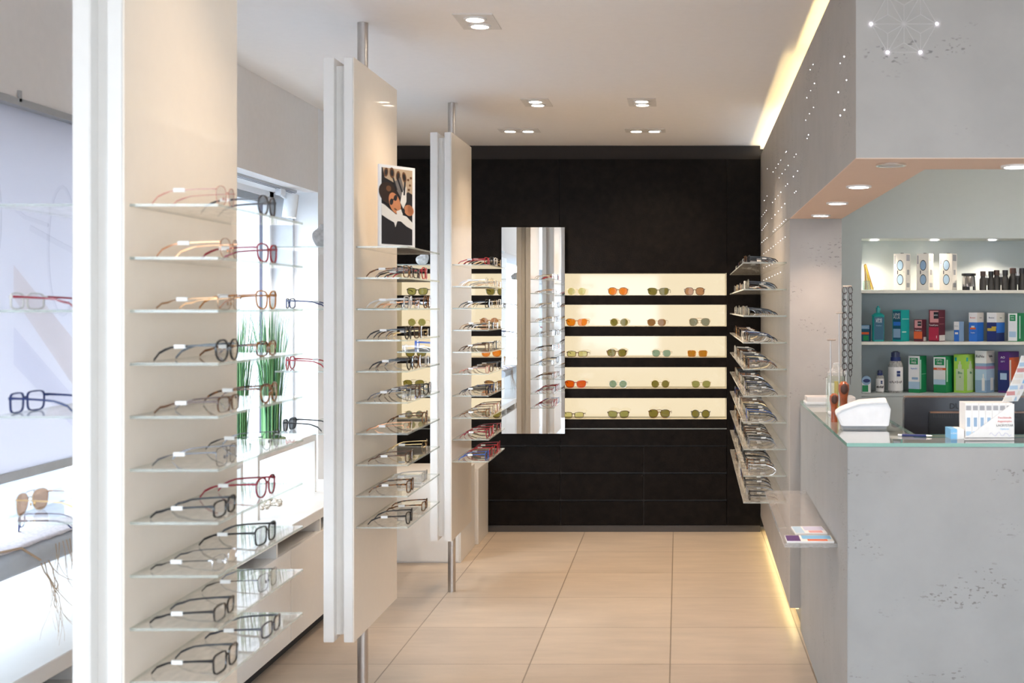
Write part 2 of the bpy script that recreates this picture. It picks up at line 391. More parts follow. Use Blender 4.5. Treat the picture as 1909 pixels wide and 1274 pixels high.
# etched star with LED points on the beam front
ys = 3.445
sx, sz, sr = PX(1685,ys), PZ(45,ys), 61*ys/F
st = thing('star_light', 'etched hexagon star with white LED points on the concrete beam front', 'light', (sx, rframe(0,ys,0)[1]-0.003*0 - (sx-rframe(0,ys,0)[0])*TH, sz), -TH)
ln = MB()
hexp = [(sr*math.cos(k*PI/3), sr*math.sin(k*PI/3)) for k in range(6)]
def bar2(mb, a, b, w=0.0011):
    mb.tube([(a[0],-0.0002,a[1]),(b[0],-0.0002,b[1])], w, 6)
for k in range(6):
    a, b = hexp[k], hexp[(k+1)%6]; c = ((a[0]+b[0])/3, (a[1]+b[1])/3)
    bar2(ln,a,b); bar2(ln,(0,0),a)
    for q in (a,b,(0,0)): bar2(ln,c,q)
ln.build('etched_line', mat('etched_line',(0.53,0.51,0.49),0.6), st)
for k in range(6): MB().sphere((hexp[k][0],-0.0015,hexp[k][1]), 0.0033, 8).build('led_point', M_LEDV, st)

# pinprick lights in the side of the concrete wall
def z8(x,y): return (1380+x/4.55, 280+y/4.55)
def z4(x,y): return (1380+x/2.962, y/2.962)
strs = [(z8(230,158),z8(226,162),1),(z8(345,85),z8(280,185),4),(z8(475,35),z8(458,58),2),(z8(408,130),z8(330,235),4),(z8(386,20),z8(392,12),2),(z8(403,288),z8(386,305),2),(z8(228,390),z8(205,428),2),
        (z8(380,455),z8(268,580),5),(z8(222,512),z8(170,580),5),(z8(345,357),z8(275,445),4),(z8(388,590),z8(280,690),7),(z8(230,622),z8(185,680),5),(z8(228,745),z8(170,795),5),(z8(382,738),z8(200,880),10),
        (z8(452,225),z8(488,178),2),(z8(475,350),z8(462,362),2),(z8(342,1038),z8(200,1105),7),(z4(575,313),z4(553,350),2),(z4(588,443),z4(543,510),2),(z4(577,607),z4(554,638),2),(z4(403,356),z4(387,385),2),
        (z4(411,461),z4(369,540),3),(z4(405,593),z4(362,664),3),(z4(378,745),z4(370,765),2)]
for a,b,n in strs:
    mb = MB()
    for k in range(n):
        t = k/max(1,n-1); px = a[0]+(b[0]-a[0])*t; py = a[1]+(b[1]-a[1])*t
        Y = (0.528-TH*5.8)/((px-VX)/F-TH)
        mb.sphere((RX(Y)-0.0005, Y, PZ(py,Y)), rnd.uniform(0.0010,0.0019), 6)
    tag(mb.build('light_string', M_LED), 'short diagonal string of pinprick lights set in the pale concrete wall', 'light', 'pinprick lights in the concrete wall')

# ------------------------------------------------------------------ eyeglasses
def lens_outline(style, n=28):
    p = []
    for k in range(n):
        t = 2*PI*k/n; c, s = math.cos(t), math.sin(t)
        def se(a,b,e): return (a*math.copysign(abs(c)**(2/e),c), b*math.copysign(abs(s)**(2/e),s))
        if style == 'rect': x,z = se(0.0265,0.0155,4)
        elif style == 'square': x,z = se(0.0258,0.0195,4.2); x *= 1+0.05*z/0.0195
        elif style == 'round': x,z = se(0.0232,0.0222,2)
        elif style == 'panto': x,z = se(0.0245,0.0208,2.4); x *= 1+0.09*z/0.0208
        elif style == 'way': x,z = se(0.0265,0.0195,3.0); x *= 1+0.13*z/0.0195; z += 0.0016*(x/0.0265)
        elif style == 'aviator': x,z = se(0.0272,0.0232,2.5); x *= 1+0.13*z/0.0232; z -= 0.0025*(x/0.0272) * (1 if z<0 else -0.2)
        elif style == 'cat': x,z = se(0.0262,0.0185,2.8); z += 0.0045*max(0,x/0.0262)*(1 if z>-0.003 else 0.3)
        elif style == 'hex': 
            x,z = se(0.0250,0.0205,3.4); x *= 1-0.10*abs(z/0.0205)
        p.append((x,z))
    zmin = min(q[1] for q in p)
    return [(x, z-zmin) for x,z in p]
WORD = dict(rect='rectangular', square='square', round='round', panto='rounded', way='broad', aviator='aviator', cat='upswept', hex='angular')
GM = {}
def glasses_meshes(style, build, fm, tm, lm):
    key = (style, build, fm.name, tm.name, lm.name)
    if key in GM: return GM[key]
    o = lens_outline(style); n = len(o)
    wire = build == 'wire'; half = build == 'half'
    t = 0.0011 if wire else 0.0034
    dep = 0.0013 if wire else 0.0036
    cx0 = max(x for x,z in o) + 0.0092
    zt = max(z for x,z in o); zc = zt*0.5
    fr = MB()
    for s in (-1,1):
        vs, fs = [], []
        cz = sum(z for x,z in o)/n
        for x,z in o:
            tt = t
            if half: tt = t if z > cz-0.002 else 0.0009
            dx, dz = x, z-cz; l = math.hypot(dx,dz) or 1
            ox, oz = x + dx/l*tt, z + dz/l*tt
            wx = s*(cx0+x); curve = 0.10*(abs(wx)/0.07)**2*0.07
            for (a,b) in ((ox,oz),(x,z)):
                for yy in (-dep/2, dep/2):
                    vs.append((s*(cx0+a), yy+curve, b+t))
        for i in range(n):
            j = (i+1)%n
            A = [i*4+q for q in range(4)]; B = [j*4+q for q in range(4)]
            fs += [(A[0],B[0],B[2],A[2]),(A[1],A[3],B[3],B[1]),(A[0],A[1],B[1],B[0]),(A[2],B[2],B[3],A[3])]
        fr.add(vs, fs, 0)
        xo = s*(cx0+max(x for x,z in o)+t*0.6); cv = 0.10*(abs(xo)/0.07)**2*0.07
        hz = zt*0.80 + t
        h = 0.0016 if wire else 0.0034
        fr.box(min(xo,xo+s*0.0045),max(xo,xo+s*0.0045), cv-dep*0.5, cv+0.007, hz-h, hz+h*0.8)
        if wire: fr.sphere((s*0.0082,0.006,zt*0.42),0.0042,6,0,(0.45,0.6,1.0))
    xin = cx0 - max(x for x,z in o)
    bz = zt*0.70 + t
    fr.tube([(-xin-0.001,0.0005,bz-0.003),(-xin*0.5,-0.0004,bz+0.0012),(0,-0.0008,bz+0.002),(xin*0.5,-0.0004,bz+0.0012),(xin+0.001,0.0005,bz-0.003)], 0.0011 if wire else 0.0021, 6, 0, sy=1.0 if wire else 1.3)
    if style == 'aviator':
        fr.tube([(-xin-0.008,0.0005,zt+t*0.7),(0,-0.0006,zt+t+0.0006),(xin+0.008,0.0005,zt+t*0.7)], 0.0011 if wire else 0.0018, 6)
    front = fr.mesh('front_frame', fm, smooth=True)
    lenses = []
    for s in (-1,1):
        lb = MB(); vs = []
        for yy in (-0.0007,0.0007):
            for x,z in o:
                wx = s*(cx0+x); vs.append((wx, yy+0.10*(abs(wx)/0.07)**2*0.07, z+t))
        zc_ = sum(z for x,z in o)/n + t; ccx = s*cx0; cvv = 0.10*(abs(ccx)/0.07)**2*0.07
        vs += [(ccx,-0.0007+cvv,zc_),(ccx,0.0007+cvv,zc_)]
        fs = []
        for i in range(n):
            j = (i+1)%n
            q = [(2*n,i,j),(2*n+1,n+j,n+i),(i,n+i,n+j,j)]
            fs += q if s > 0 else [f[::-1] for f in q]
        lb.add(vs, fs); lenses.append(lb.mesh('lens', lm, smooth=True, recalc=False))
    temples = []
    xo = cx0+max(x for x,z in o)+t*0.6+0.0035; cv = 0.10*(xo/0.07)**2*0.07+0.006
    hz = zt*0.80+t
    for s in (-1,1):
        tb = MB()
        pts = [(xo,cv,hz),(xo,cv+0.03,hz-0.001),(xo-0.001,cv+0.065,hz-0.003),(xo-0.003,cv+0.090,hz-0.0055),(xo-0.005,cv+0.104,hz-0.0105),(xo-0.008,cv+0.118,hz*0.52),(xo-0.010,cv+0.131,0.0035)]
        vs, fs = [], []
        for i,(x,y,z) in enumerate(pts):
            a = 0.0008 if wire else 0.0012
            hh = (0.0011 if i < 4 else 0.0021) if wire else (0.0028 if i in (0,) else 0.0022 if i < 4 else 0.0028)
            for dx,dz in ((-a,-hh),(a,-hh),(a,hh),(-a,hh)): vs.append((s*(x+dx), y, max(z+dz, 0.0002*(i==6))))
        for i in range(len(pts)-1):
            for q in range(4): fs.append((i*4+q,i*4+(q+1)%4,(i+1)*4+(q+1)%4,(i+1)*4+q))
        fs += [(0,1,2,3),((len(pts)-1)*4+3,(len(pts)-1)*4+2,(len(pts)-1)*4+1,(len(pts)-1)*4)]
        tb.add(vs, fs); temples.append(tb.mesh('temple', tm, smooth=True))
    tg = MB(); z0 = hz-0.0032
    tg.box(-xo-0.0022,-xo+0.0034,cv+0.058,cv+0.082,z0-0.0042,z0+0.0042)
    tagm = tg.mesh('price_tag', M_PAPER)
    GM[key] = (front, lenses, temples, tagm)
    return GM[key]
FC = dict(black=(0.012,0.012,0.014), charcoal=(0.06,0.06,0.07), brown=(0.10,0.045,0.02), tortoise=(0.16,0.065,0.02), amber=(0.40,0.16,0.04), red=(0.42,0.02,0.03), crimson=(0.25,0.015,0.03), navy=(0.015,0.03,0.12),
          blue=(0.04,0.10,0.36), purple=(0.12,0.03,0.15), grey=(0.25,0.25,0.26), clear=(0.62,0.60,0.57), rose=(0.55,0.28,0.22), beige=(0.50,0.40,0.30), olive=(0.10,0.10,0.04), green=(0.03,0.12,0.07))
FMET = dict(gold=(0.72,0.50,0.24), silver=(0.72,0.72,0.74), gunmetal=(0.12,0.12,0.13), copper=(0.55,0.26,0.14), bronze=(0.30,0.17,0.09))
def tort(name, c):
    if name in MATS: return MATS[name]
    m, nt, N, L = nodes_of(name)
    b = N['Principled BSDF']; b.inputs['Roughness'].default_value = 0.15
    tc = N.new('ShaderNodeTexCoord'); n = N.new('ShaderNodeTexNoise'); n.inputs['Scale'].default_value = 90; n.inputs['Detail'].default_value = 2
    L.new(tc.outputs['Object'], n.inputs['Vector'])
    r = N.new('ShaderNodeValToRGB'); r.color_ramp.elements[0].position = 0.42; r.color_ramp.elements[1].position = 0.58
    r.color_ramp.elements[0].color = (0.025,0.010,0.005,1); r.color_ramp.elements[1].color = (c[0]*1.6,c[1]*1.6,c[2]*1.6,1)
    L.new(n.outputs['Fac'], r.inputs['Fac']); L.new(r.outputs['Color'], b.inputs['Base Color'])
    MATS[name] = m
    return m
def fmat(c):
    if c == 'tortoise': return tort('frame_tortoise', FC['tortoise'])
    if c in FMET: return mat('frame_'+c, FMET[c], 0.22, metal=1.0)
    return mat('frame_'+c, FC[c], 0.18)
def tint(name, c): return glass('lens_'+name, tuple(q**0.72 for q in c), ior=1.22)
TINT = dict(green=(0.46,0.48,0.26), olive=(0.36,0.34,0.14), orange=(0.85,0.40,0.06), fire=(0.80,0.24,0.03), brown=(0.45,0.30,0.16), grey=(0.40,0.42,0.38), teal=(0.42,0.55,0.50), amber=(0.62,0.36,0.08), rose=(0.62,0.42,0.30), pale=(0.72,0.72,0.45), smoke=(0.20,0.20,0.20))
CW = dict(tortoise='tortoiseshell', clear='translucent')
def put_glasses(style, col, loc, rz, where, group, build=None, temple=None, lens=None, tagged=True, name='eyeglasses', rx=0.0, pre=''):
    if build is None: build = 'wire' if col in FMET else 'full'
    fm = fmat(col); tm = fmat(temple) if temple else fm
    lm = tint(lens, TINT[lens]) if lens else M_LENS
    fr, ls, ts, tg = glasses_meshes(style, build, fm, tm, lm)
    sun = name == 'sunglasses'
    desc = ' '.join(x for x in (pre, CW.get(col,col), WORD[style], name) if x)
    if sun and lens: desc = ' '.join(x for x in (pre, CW.get(col,col), WORD[style], 'sunglasses with', lens, 'lenses') if x)
    o = thing(name, desc + ' ' + where, 'sunglasses' if sun else 'glasses', loc, rz, group)
    if rx: o.rotation_euler = (rx,0,rz)
    link_mesh('front_frame', fr, o)
    for l in ls: link_mesh('lens', l, o)
    for l in ts: link_mesh('temple', l, o)
    if tagged: link_mesh('price_tag', tg, o)
    return o

# ------------------------------------------------------------------ display panels on poles
PXR = -1.1635; PTH = 0.110
def shelf_mesh(x0,x1,y0,y1,z):
    return MB().box(x0,x1,y0,y1,z-0.006,z, 0, 1)
PANELS = [('front', 2.568, 3.223, 'tall white display panel on a steel pole beside the hanging banner', 2.593),
          ('middle', 4.385, 5.053, 'tall white display panel on a steel pole, with a portrait photograph on its top shelf', 4.41),
          ('rear', 6.27, 6.87, 'tall white display panel on a steel pole standing before the wall mirror', 6.285)]
ZS = [1.7485 - 0.1126*k for k in range(10)]
PROOTS = {}
for pname, y0, y1, lab, ysf in PANELS:
    r = thing('display_tower', lab, 'display stand', (PXR-PTH/2,(y0+y1)/2,0), 0, 'display panels')
    hx, hy = PTH/2, (y1-y0)/2
    MB().box(hx-0.037,hx-0.004,-hy,hy,0.325,2.425).build('side_board', M_WHITE, r, bevel=0.002)
    MB().box(hx-0.004,hx,-hy,hy,0.325,2.425).build('warm_lit_face', M_WARMFACE, r)  # thin added face, warm light on the panel side carried by its colour
    MB().box(-hx,-hx+0.038,-hy,hy,0.325,2.425).build('side_board', M_WHITE, r, bevel=0.002)
    MB().box(-hx+0.038,hx-0.037,-hy+0.035,hy-0.035,0.345,2.40).build('core_board', M_WHITE, r)
    MB().cyl(0,0,0.0,CEIL,0.0205,24).build('pole', M_STEEL, r, smooth=True)
    ys = ysf-(y0+y1)/2
    for z in ZS: shelf_mesh(hx,hx+0.187,ys,ys+0.587,z).build('glass_shelf', [M_GLASS,M_GEDGE], r)
    for z in ZS[0::2][:4 if pname != 'middle' else 4]: shelf_mesh(-hx-0.183,-hx,ys,ys+0.587,z).build('glass_shelf', [M_GLASS,M_GEDGE], r)
    PROOTS[pname] = r
LX = PXR + 0.187 - 0.013   # lens plane on the panels' main side
def panel_pair(pn, ysf, k, off, i, n, style, col, **kw):
    w = 'on %s shelf down of %s display panel' % (ORD[k], pn)
    pos = ['front pair','rear pair'][i] if n == 2 else ORD[i] + ' pair from front'
    w = pos + ' ' + w
    put_glasses(style, col, (LX + rnd.uniform(-0.004,0.004), ysf+off, ZS[k]), PI/2 + rnd.uniform(-0.05,0.05), w, 'eyeglasses on the %s panel' % pn, **kw)
P1 = [[('panto','rose','wire'),('panto','charcoal',None)], [('panto','copper',None),('way','crimson',None)], [('rect','bronze',None),('way','amber',None)],
      [('panto','black',None),('rect','tortoise',None)], [('rect','brown','half'),('panto','tortoise',None)], [('square','gunmetal',None),('panto','gunmetal',None)],
      [('rect','black',None),('panto','crimson',None)], [('rect','silver',None),('square','black',None)], [('rect','black','half'),('square','gunmetal',None)], [('square','black',None),('rect','charcoal',None)]]
for k,row in enumerate(P1):
    for i,(s,c,b) in enumerate(row):
        panel_pair('front', 2.593, k, (0.098,0.372)[i] + rnd.uniform(-.012,.012), i, 2, s, c, build=('wire' if b=='wire' else b), temple=('black' if c=='silver' else None))
cols2 = ['tortoise','brown','black','gold','tortoise','gunmetal','clear','brown','copper','black']
sty2 = ['rect','panto','square','round','way','rect','panto']
for k in range(1,10):
    n = 3 if k < 6 else 2
    for i in range(n):
        off = (0.10,0.25,0.40)[i] if n == 3 else (0.10,0.385)[i]
        c = cols2[(k*3+i*2)%10] if k != 9 else ('black','tortoise')[i]
        if k == 1: c = ('tortoise','black','red')[i]
        panel_pair('middle', 4.41, k, off+rnd.uniform(-.012,.012), i, n, sty2[(k*2+i*3)%7], c)
cols3 = ['gold','tortoise','brown','silver','copper','rose','black','clear','beige','bronze']
for k in range(10):
    n = 4
    for i in range(n):
        c = cols3[(k*3+i*7)%10]
        if k == 0: c = ('red','black','clear','gold')[i]
        if k == 6: c = ('black','navy','gold','gunmetal')[i]
        if k == 8: c = ('crimson','red','brown','crimson')[i]
        if k == 9: c = ('blue','red','red','crimson')[i]
        panel_pair('rear', 6.285, k, 0.082+0.14*i+rnd.uniform(-.008,.008), i, n, sty2[(k+i*2)%7], c)
# pairs on the shelves behind the panels, window side
def back_pair(pn, ysf, z, off, style, col, where, **kw):
    put_glasses(style, col, (PXR-PTH-0.165, ysf+off, z), -PI/2+rnd.uniform(-.08,.08), where, 'eyeglasses on the window side of the panels', **kw)
back_pair('front',2.593,ZS[2],0.10,'rect','clear','on upper window-side shelf of front display panel',temple='crimson')
back_pair('front',2.593,ZS[4],0.10,'square','navy','on middle window-side shelf of front display panel')
back_pair('front',2.593,ZS[6],0.12,'aviator','gold','on lowest window-side shelf of front display panel', name='sunglasses', lens='rose')
back_pair('middle',4.41,ZS[2],0.11,'rect','navy','on upper window-side shelf of middle display panel')
back_pair('middle',4.41,ZS[4],0.11,'panto','red','on middle window-side shelf of middle display panel')
back_pair('middle',4.41,ZS[6],0.10,'way','black','on lowest window-side shelf of middle display panel', name='sunglasses', lens='smoke', tagged=False)
back_pair('rear',6.285,ZS[2],0.12,'rect','black','on upper window-side shelf of rear display panel')
back_pair('rear',6.285,ZS[2],0.42,'square','silver','at back of upper window-side shelf of rear display panel')
back_pair('rear',6.285,ZS[4],0.12,'rect','silver','on middle window-side shelf of rear display panel')
back_pair('rear',6.285,ZS[4],0.42,'panto','blue','at back of middle window-side shelf of rear display panel')
back_pair('rear',6.285,ZS[6],0.12,'aviator','gold','on lowest window-side shelf of rear display panel', name='sunglasses', lens='brown')
# rough stones on the top window-side shelves
def rock(name, lab, loc, s):
    mb = MB(); mb.sphere((0,0,0.5), 0.5, 14)
    vs = []
    for x,y,z in mb.v:
        h = math.sin(x*9+1)*math.cos(y*11+2)*0.12 + math.sin(z*7+x*5)*0.10
        k = 1+h; t = 1-0.45*max(0,z-0.35)
        vs.append((x*k*s[0]*t+0.12*s[0]*z, y*k*s[1]*t, max(0,min(z*k,1.0))*s[2]))
    mb.v = vs
    return tag(mb.build(name, mat('grey_stone',(0.58,0.57,0.56),0.9,noise=0.25,nscale=60,bump=0.6,bscale=90), None, smooth=True, loc=loc), lab, 'stone')
rock('ornament_stone','rough grey stone on top window-side shelf of middle display panel',(PXR-PTH-0.045,4.50,ZS[0]),(0.06,0.09,0.085))
rock('ornament_stone','pale jagged stone on top window-side shelf of rear display panel',(PXR-PTH-0.075,6.42,ZS[0]),(0.07,0.07,0.062))

# portrait photograph leaning on the middle panel
pa, pb = Vector((PX(707,4.45),4.45)), Vector((PX(774,4.60),4.60))
pw = (pb-pa).length; ph = 0.302; ang = math.atan2(pb.y-pa.y, pb.x-pa.x)
po = thing('portrait_photograph', 'white bordered photograph of a reclining person in sunglasses on middle display panel top shelf', 'photograph', (pa.x,pa.y,ZS[0]), ang)
MB().box(0,pw,0,0.009,0,ph).build('board', ink('white'), po, bevel=0.001)
pm = MB(); bw = 0.011; iw, ih = pw-2*bw-0.004, ph-2*bw
def pp(poly, mi, lay):
    pts = [(bw+u*iw, bw+(1-v)*ih) for u,v in poly]; n = len(pts); y0 = 0.0; y1 = -0.0003-0.0002*lay
    vs = [(x,y0,z) for x,z in pts]+[(x,y1,z) for x,z in pts]
    fs = [tuple(range(n)), tuple(range(2*n-1,n-1,-1))]+[(i,(i+1)%n,n+(i+1)%n,n+i) for i in range(n)]
    pm.add(vs, fs, mi)
def ell(cx,cy,a,b,rot=0,n=20):
    asp = iw/ih
    out = []
    for k in range(n):
        t = 2*PI*k/n; x = a*math.cos(t); y = b*math.sin(t)
        out.append((cx+(x*math.cos(rot)-y*math.sin(rot)), cy+(x*math.sin(rot)+y*math.cos(rot))*asp))
    return out
pmats = [mat('print_dark',(0.02,0.018,0.02),0.35), ink('tan'), ink('brown'), ink('hair'), ink('skin'), ink('black'), ink('cream'), mat('print_grey',(0.18,0.16,0.15),0.4)]
pp([(0,0),(1,0),(1,1),(0,1)],0,0)
pp([(0.03,0),(1,0),(1,0.32),(0.86,0.29),(0.74,0.33),(0.42,0.19),(0.1,0.13)],1,1)
pp([(0.42,0.17),(0.62,0.1),(0.74,0.3),(0.62,0.38),(0.48,0.28)],7,2)
for cx,cy,a,b,ro in ((0.14,0.06,0.07,0.11,0.2),(0.33,0.06,0.08,0.13,-0.1),(0.53,0.09,0.07,0.12,0.1),(0.73,0.10,0.07,0.13,-0.2)): pp(ell(cx,cy,a,b,ro),2,2); pp(ell(cx,cy,a*0.6,b*0.65,ro),0,3)
for a,b in (((0.36,0.12),(0.48,0.28)),((0.5,0.12),(0.66,0.3)),((0.75,0.16),(0.72,0.34))): pp([(a[0]-.02,a[1]),(a[0]+.03,a[1]),(b[0]+.03,b[1]),(b[0]-.02,b[1])],5,4)
for cx,cy in ((0.86,0.13),(0.92,0.2),(0.88,0.26),(0.95,0.1)): pp(ell(cx,cy,0.035,0.03),2,3)
pp([(0.66,0.3),(0.8,0.22),(0.8,0.42),(0.7,0.52),(0.6,0.44)],6,3)
pp(ell(0.2,0.33,0.3,0.24,0.5),3,4)
pp(ell(0.42,0.455,0.17,0.27,-0.5),4,5)
pp(ell(0.22,0.27,0.08,0.07,0),2,5)
pp(ell(0.44,0.385,0.055,0.075,0.3),5,6); pp(ell(0.31,0.44,0.055,0.08,0.3),5,6); pp([(0.33,0.415),(0.43,0.38),(0.44,0.39),(0.34,0.43)],5,6)
pp(ell(0.44,0.535,0.05,0.02,0.4),2,6)
pp([(0,0.47),(0.1,0.49),(0.25,0.54),(0.45,0.60),(0.62,0.60),(0.8,0.62),(1,0.70),(1,0.79),(0.8,0.75),(0.62,0.69),(0.5,0.69),(0.44,0.77),(0.4,0.71),(0.2,0.67),(0,0.62)],6,6)
pp([(0.47,0.56),(0.62,0.53),(0.68,0.60),(0.5,0.62)],6,7)
pp(ell(0.88,0.535,0.16,0.13,0.3),4,7); pp([(0.78,0.5),(0.9,0.46),(1,0.5),(1,0.58),(0.85,0.6)],4,7)
pp(ell(0.70,0.55,0.045,0.06,0),5,8)
pm.build('print', pmats, po)

# ------------------------------------------------------------------ shelves on the concrete wall
ZR = [1.7485-0.1309*k for k in range(10)]
for k,z in enumerate(ZR):
    mb = MB(); mb.M = RM; mb.box(-0.212,0,6.0,8.22,z-0.007,z,0,1)
    tag(mb.build('wall_shelf',[M_GLASS,M_GEDGE]), '%s glass shelf down on the pale concrete wall' % ORD[k], 'shelf', 'glass shelves on the concrete wall')
colsR = ['black','tortoise','silver','black','brown','gunmetal','charcoal','gold','black','tortoise','clear','navy','black','grey','brown']
styR = ['rect','way','panto','square','rect','round','cat','square','hex']
cnt = 0
for k,z in enumerate(ZR):
    n = 13
    for i in range(n):
        v = 6.10 + i*0.165 + rnd.uniform(-.01,.01)
        c = colsR[(k*4+i*7)%15]; sname = styR[(k*2+i*4)%9]
        if k < 2 and i < 2: c = 'black'
        if k == 6 and i == 1: c = 'blue'
        if (k+i*2)%3 == 0 and c != 'blue': c = 'black'
        p = rframe(-0.185+rnd.uniform(-.004,.004), v, z)
        put_glasses(sname, c, p, -PI/2-TH+rnd.uniform(-.05,.05), '%s pair from front on %s shelf down of concrete wall' % (ORD[i],ORD[k]), 'eyeglasses on the concrete wall', tagged=((i*5+k*3)%7 < 4), build=('full' if c in ('gold',) and k%2 else None))
        cnt += 1

# ------------------------------------------------------------------ black rear display unit
YD = 8.29
def bx(px): return PX(px,YD)
def bz(py): return PZ(py,YD)
du = thing('display_cabinet', 'black textured wall cabinet with five lit sunglasses slots', 'cabinet', (0,YD,0))
X0, X1, XM, XE = bx(736), bx(1355), bx(1043), RX(8.29)-0.004
slots = [(509,551),(568.5,609),(627,667),(685,725),(742.5,782)]
zt, zb = bz(slots[0][0]), bz(slots[-1][1])
Lx = -1.985
for a,b in ((Lx,XM-0.0015),(XM+0.0015,X1-0.0015)): MB().box(a,b,0,0.02,zt,bz(297)).build('upper_panel', M_BLACKP, du)
MB().box(X1+0.0015,XE,0,0.02,bz(980),bz(297)).build('tall_panel', M_BLACKP, du)
MB().box(Lx,X0,0,0.02,zb,zt).build('side_panel', M_BLACKP, du)
MB().box(Lx,XE,0.015,0.03,bz(297),CEIL-0.002).build('frieze', M_DARKTRIM, du)
for i in range(4): MB().box(X0,X1-0.0015,0,0.205,bz(slots[i+1][0]),bz(slots[i][1])).build('shelf_board', M_BLACKP, du)
M_SLOT = mat('slot_lining',(0.75,0.68,0.50),0.4)
for i,(a,b) in enumerate(slots):
    MB().box(X0,X1-0.002,0.195,0.203,bz(b),bz(a)).build('light_panel', M_OPAL, du)
    MB().box(X1-0.004,X1-0.0016,0.005,0.195,bz(b),bz(a)).build('slot_cheek', M_SLOT, du)
    MB().box(X0,X0+0.003,0.005,0.195,bz(b),bz(a)).build('slot_cheek', M_SLOT, du)
    MB().box(X0+.003,X1-0.004,0.004,0.195,bz(b),bz(b)+0.0015).build('slot_floor', M_SLOT, du)
dc = thing('drawer_cabinet', 'low black textured drawer cabinet under the lit sunglasses slots', 'cabinet', (0,YD,0))
MB().box(Lx,X1-0.0015,0.02,0.205,bz(980),zb-0.001).build('carcass', mat('drawer_gap',(0.035,0.03,0.028),0.5), dc)
MB().box(Lx,X1-0.0015,-0.004,0.02,bz(800.6),bz(798.6)).build('ledge', mat('dark_glass_edge',(0.16,0.18,0.18),0.2), dc)
MB().box(Lx,X1-0.0015,0,0.02,bz(798.6)+0.0005,zb-0.0012).build('top_band', M_BLACKP, dc)
cx = [Lx, bx(890), bx(1045), bx(1200), X1]
for a,b in ((Lx,bx(1045)),(bx(1045),X1)): MB().box(a+0.0015,b-0.0015,0,0.02,bz(831),bz(801.5)).build('fascia', M_BLACKP, dc)
for (ya,yb_) in ((833,881),(884,932),(935,979)):
    for i in range(4): MB().box(cx[i]+0.0025,cx[i+1]-0.0025,-0.003,0.02,bz(yb_),bz(ya)).build('drawer', M_BLACKP, dc, bevel=0.003)
MB().box(Lx,XE,0.012,0.03,0,bz(980.5)).build('plinth', mat('grey_brown_plinth',(0.07,0.06,0.055),0.5), dc)

# sunglasses in the slots: (px centre, style, frame, lens)
SG = [[(778,'way','black','green'),(925,'way','olive','olive'),(1075,'round','gold','pale'),(1152,'panto','tortoise','orange'),(1227,'way','olive','olive'),(1295,'hex','brown','rose')],
      [(777,'round','gold','green'),(912,'round','amber','rose'),(1075,'way','amber','orange'),(1154,'round','bronze','olive'),(1224,'panto','bronze','brown'),(1304,'aviator','bronze','grey')],
      [(775,'way','black','olive'),(916,'panto','amber','orange'),(1076,'rect','brown','pale'),(1150,'panto','tortoise','olive'),(1233,'panto','bronze','teal'),(1300,'square','copper','amber')],
      [(771,'aviator','gunmetal','olive'),(923,'way','brown','brown'),(1073,'way','red','fire'),(1152,'round','silver','teal'),(1231,'round','bronze','olive'),(1307,'panto','bronze','green')],
      [(772,'round','gold','grey'),(916,'panto','brown','olive'),(1069,'rect','brown','pale'),(1153,'way','brown','green'),(1229,'aviator','tortoise','olive'),(1306,'round','black','olive')]]
POSW = ['behind middle display panel','behind rear display panel','beside mirror','second from mirror','third from mirror','fourth from mirror']
for r,row in enumerate(SG):
    for i,(px,s,f,l) in enumerate(row):
        Y = YD+0.062
        put_glasses(s, f, (PX(px,Y), Y, bz(slots[r][1])+0.0016), rnd.uniform(-.12,.10), 'in %s lit slot down, %s' % (ORD[r],POSW[i]), 'sunglasses in the lit slots', lens=l, tagged=False, name='sunglasses', build=None).scale = (1.08,1.08,1.12)

# mirror
mr = thing('wall_mirror','tall frameless mirror fixed to the black wall cabinet','mirror',(PX(994,8.24),8.24,PZ(809,8.24)))
mw, mh = 118*8.24/F, 385*8.24/F
mm, nt, N, L = nodes_of('mirror_silver'); b = N['Principled BSDF']; b.inputs['Base Color'].default_value=(0.90,0.91,0.91,1); b.inputs['Metallic'].default_value=1; b.inputs['Roughness'].default_value=0.0
MB().box(-mw/2,mw/2,0,0.006,0,mh).build('mirror_glass', mm, mr)
MB().box(-mw/2+.03,mw/2-.03,0.006,0.05,0.05,mh-.05).build('backing', M_DARK, mr)

# ------------------------------------------------------------------ ceiling lights
def ring(r0,r1,z0,z1,n=28):
    return MB().lathe([(r0,z0),(r0,z1),(r1,z1),(r1,z0),(r0,z0)], n, caps=False)
PLATE = mat('light_plate',(0.70,0.67,0.64),0.7)
def twin(x,y,alongx,lab,power=26):
    t = thing('ceiling_light', lab, 'light', (x,y,CEIL), PI/2 if alongx else 0, 'ceiling lights')
    MB().box(-0.075,0.075,-0.125,0.125,-0.004,0).build('plate', PLATE, t, bevel=0.001)
    for s in (-1,1):
        a = ring(0.034,0.043,-0.010,-0.004).build('lamp_ring', M_WHITE, t, smooth=True, loc=(0,s*0.056,0))
        MB().lathe([(0.0,-0.0068),(0.034,-0.0062),(0.034,-0.0042)],24).build('lamp', M_BULB, t, smooth=True, loc=(0,s*0.056,0))
    return t
def spot(x,y,z,tx,ty,tz,watts,col=(1.0,0.80,0.58),ang=80,blend=0.7,rad=0.03):
    l = bpy.data.lights.new('spot','SPOT'); l.energy = watts; l.color = col; l.spot_size = math.radians(ang); l.spot_blend = blend; l.shadow_soft_size = rad
    o = bpy.data.objects.new('spot', l); COL.objects.link(o); o.location = (x,y,z)
    o.rotation_euler = (Vector((tx,ty,tz))-Vector((x,y,z))).to_track_quat('-Z','Y').to_euler()
    return o
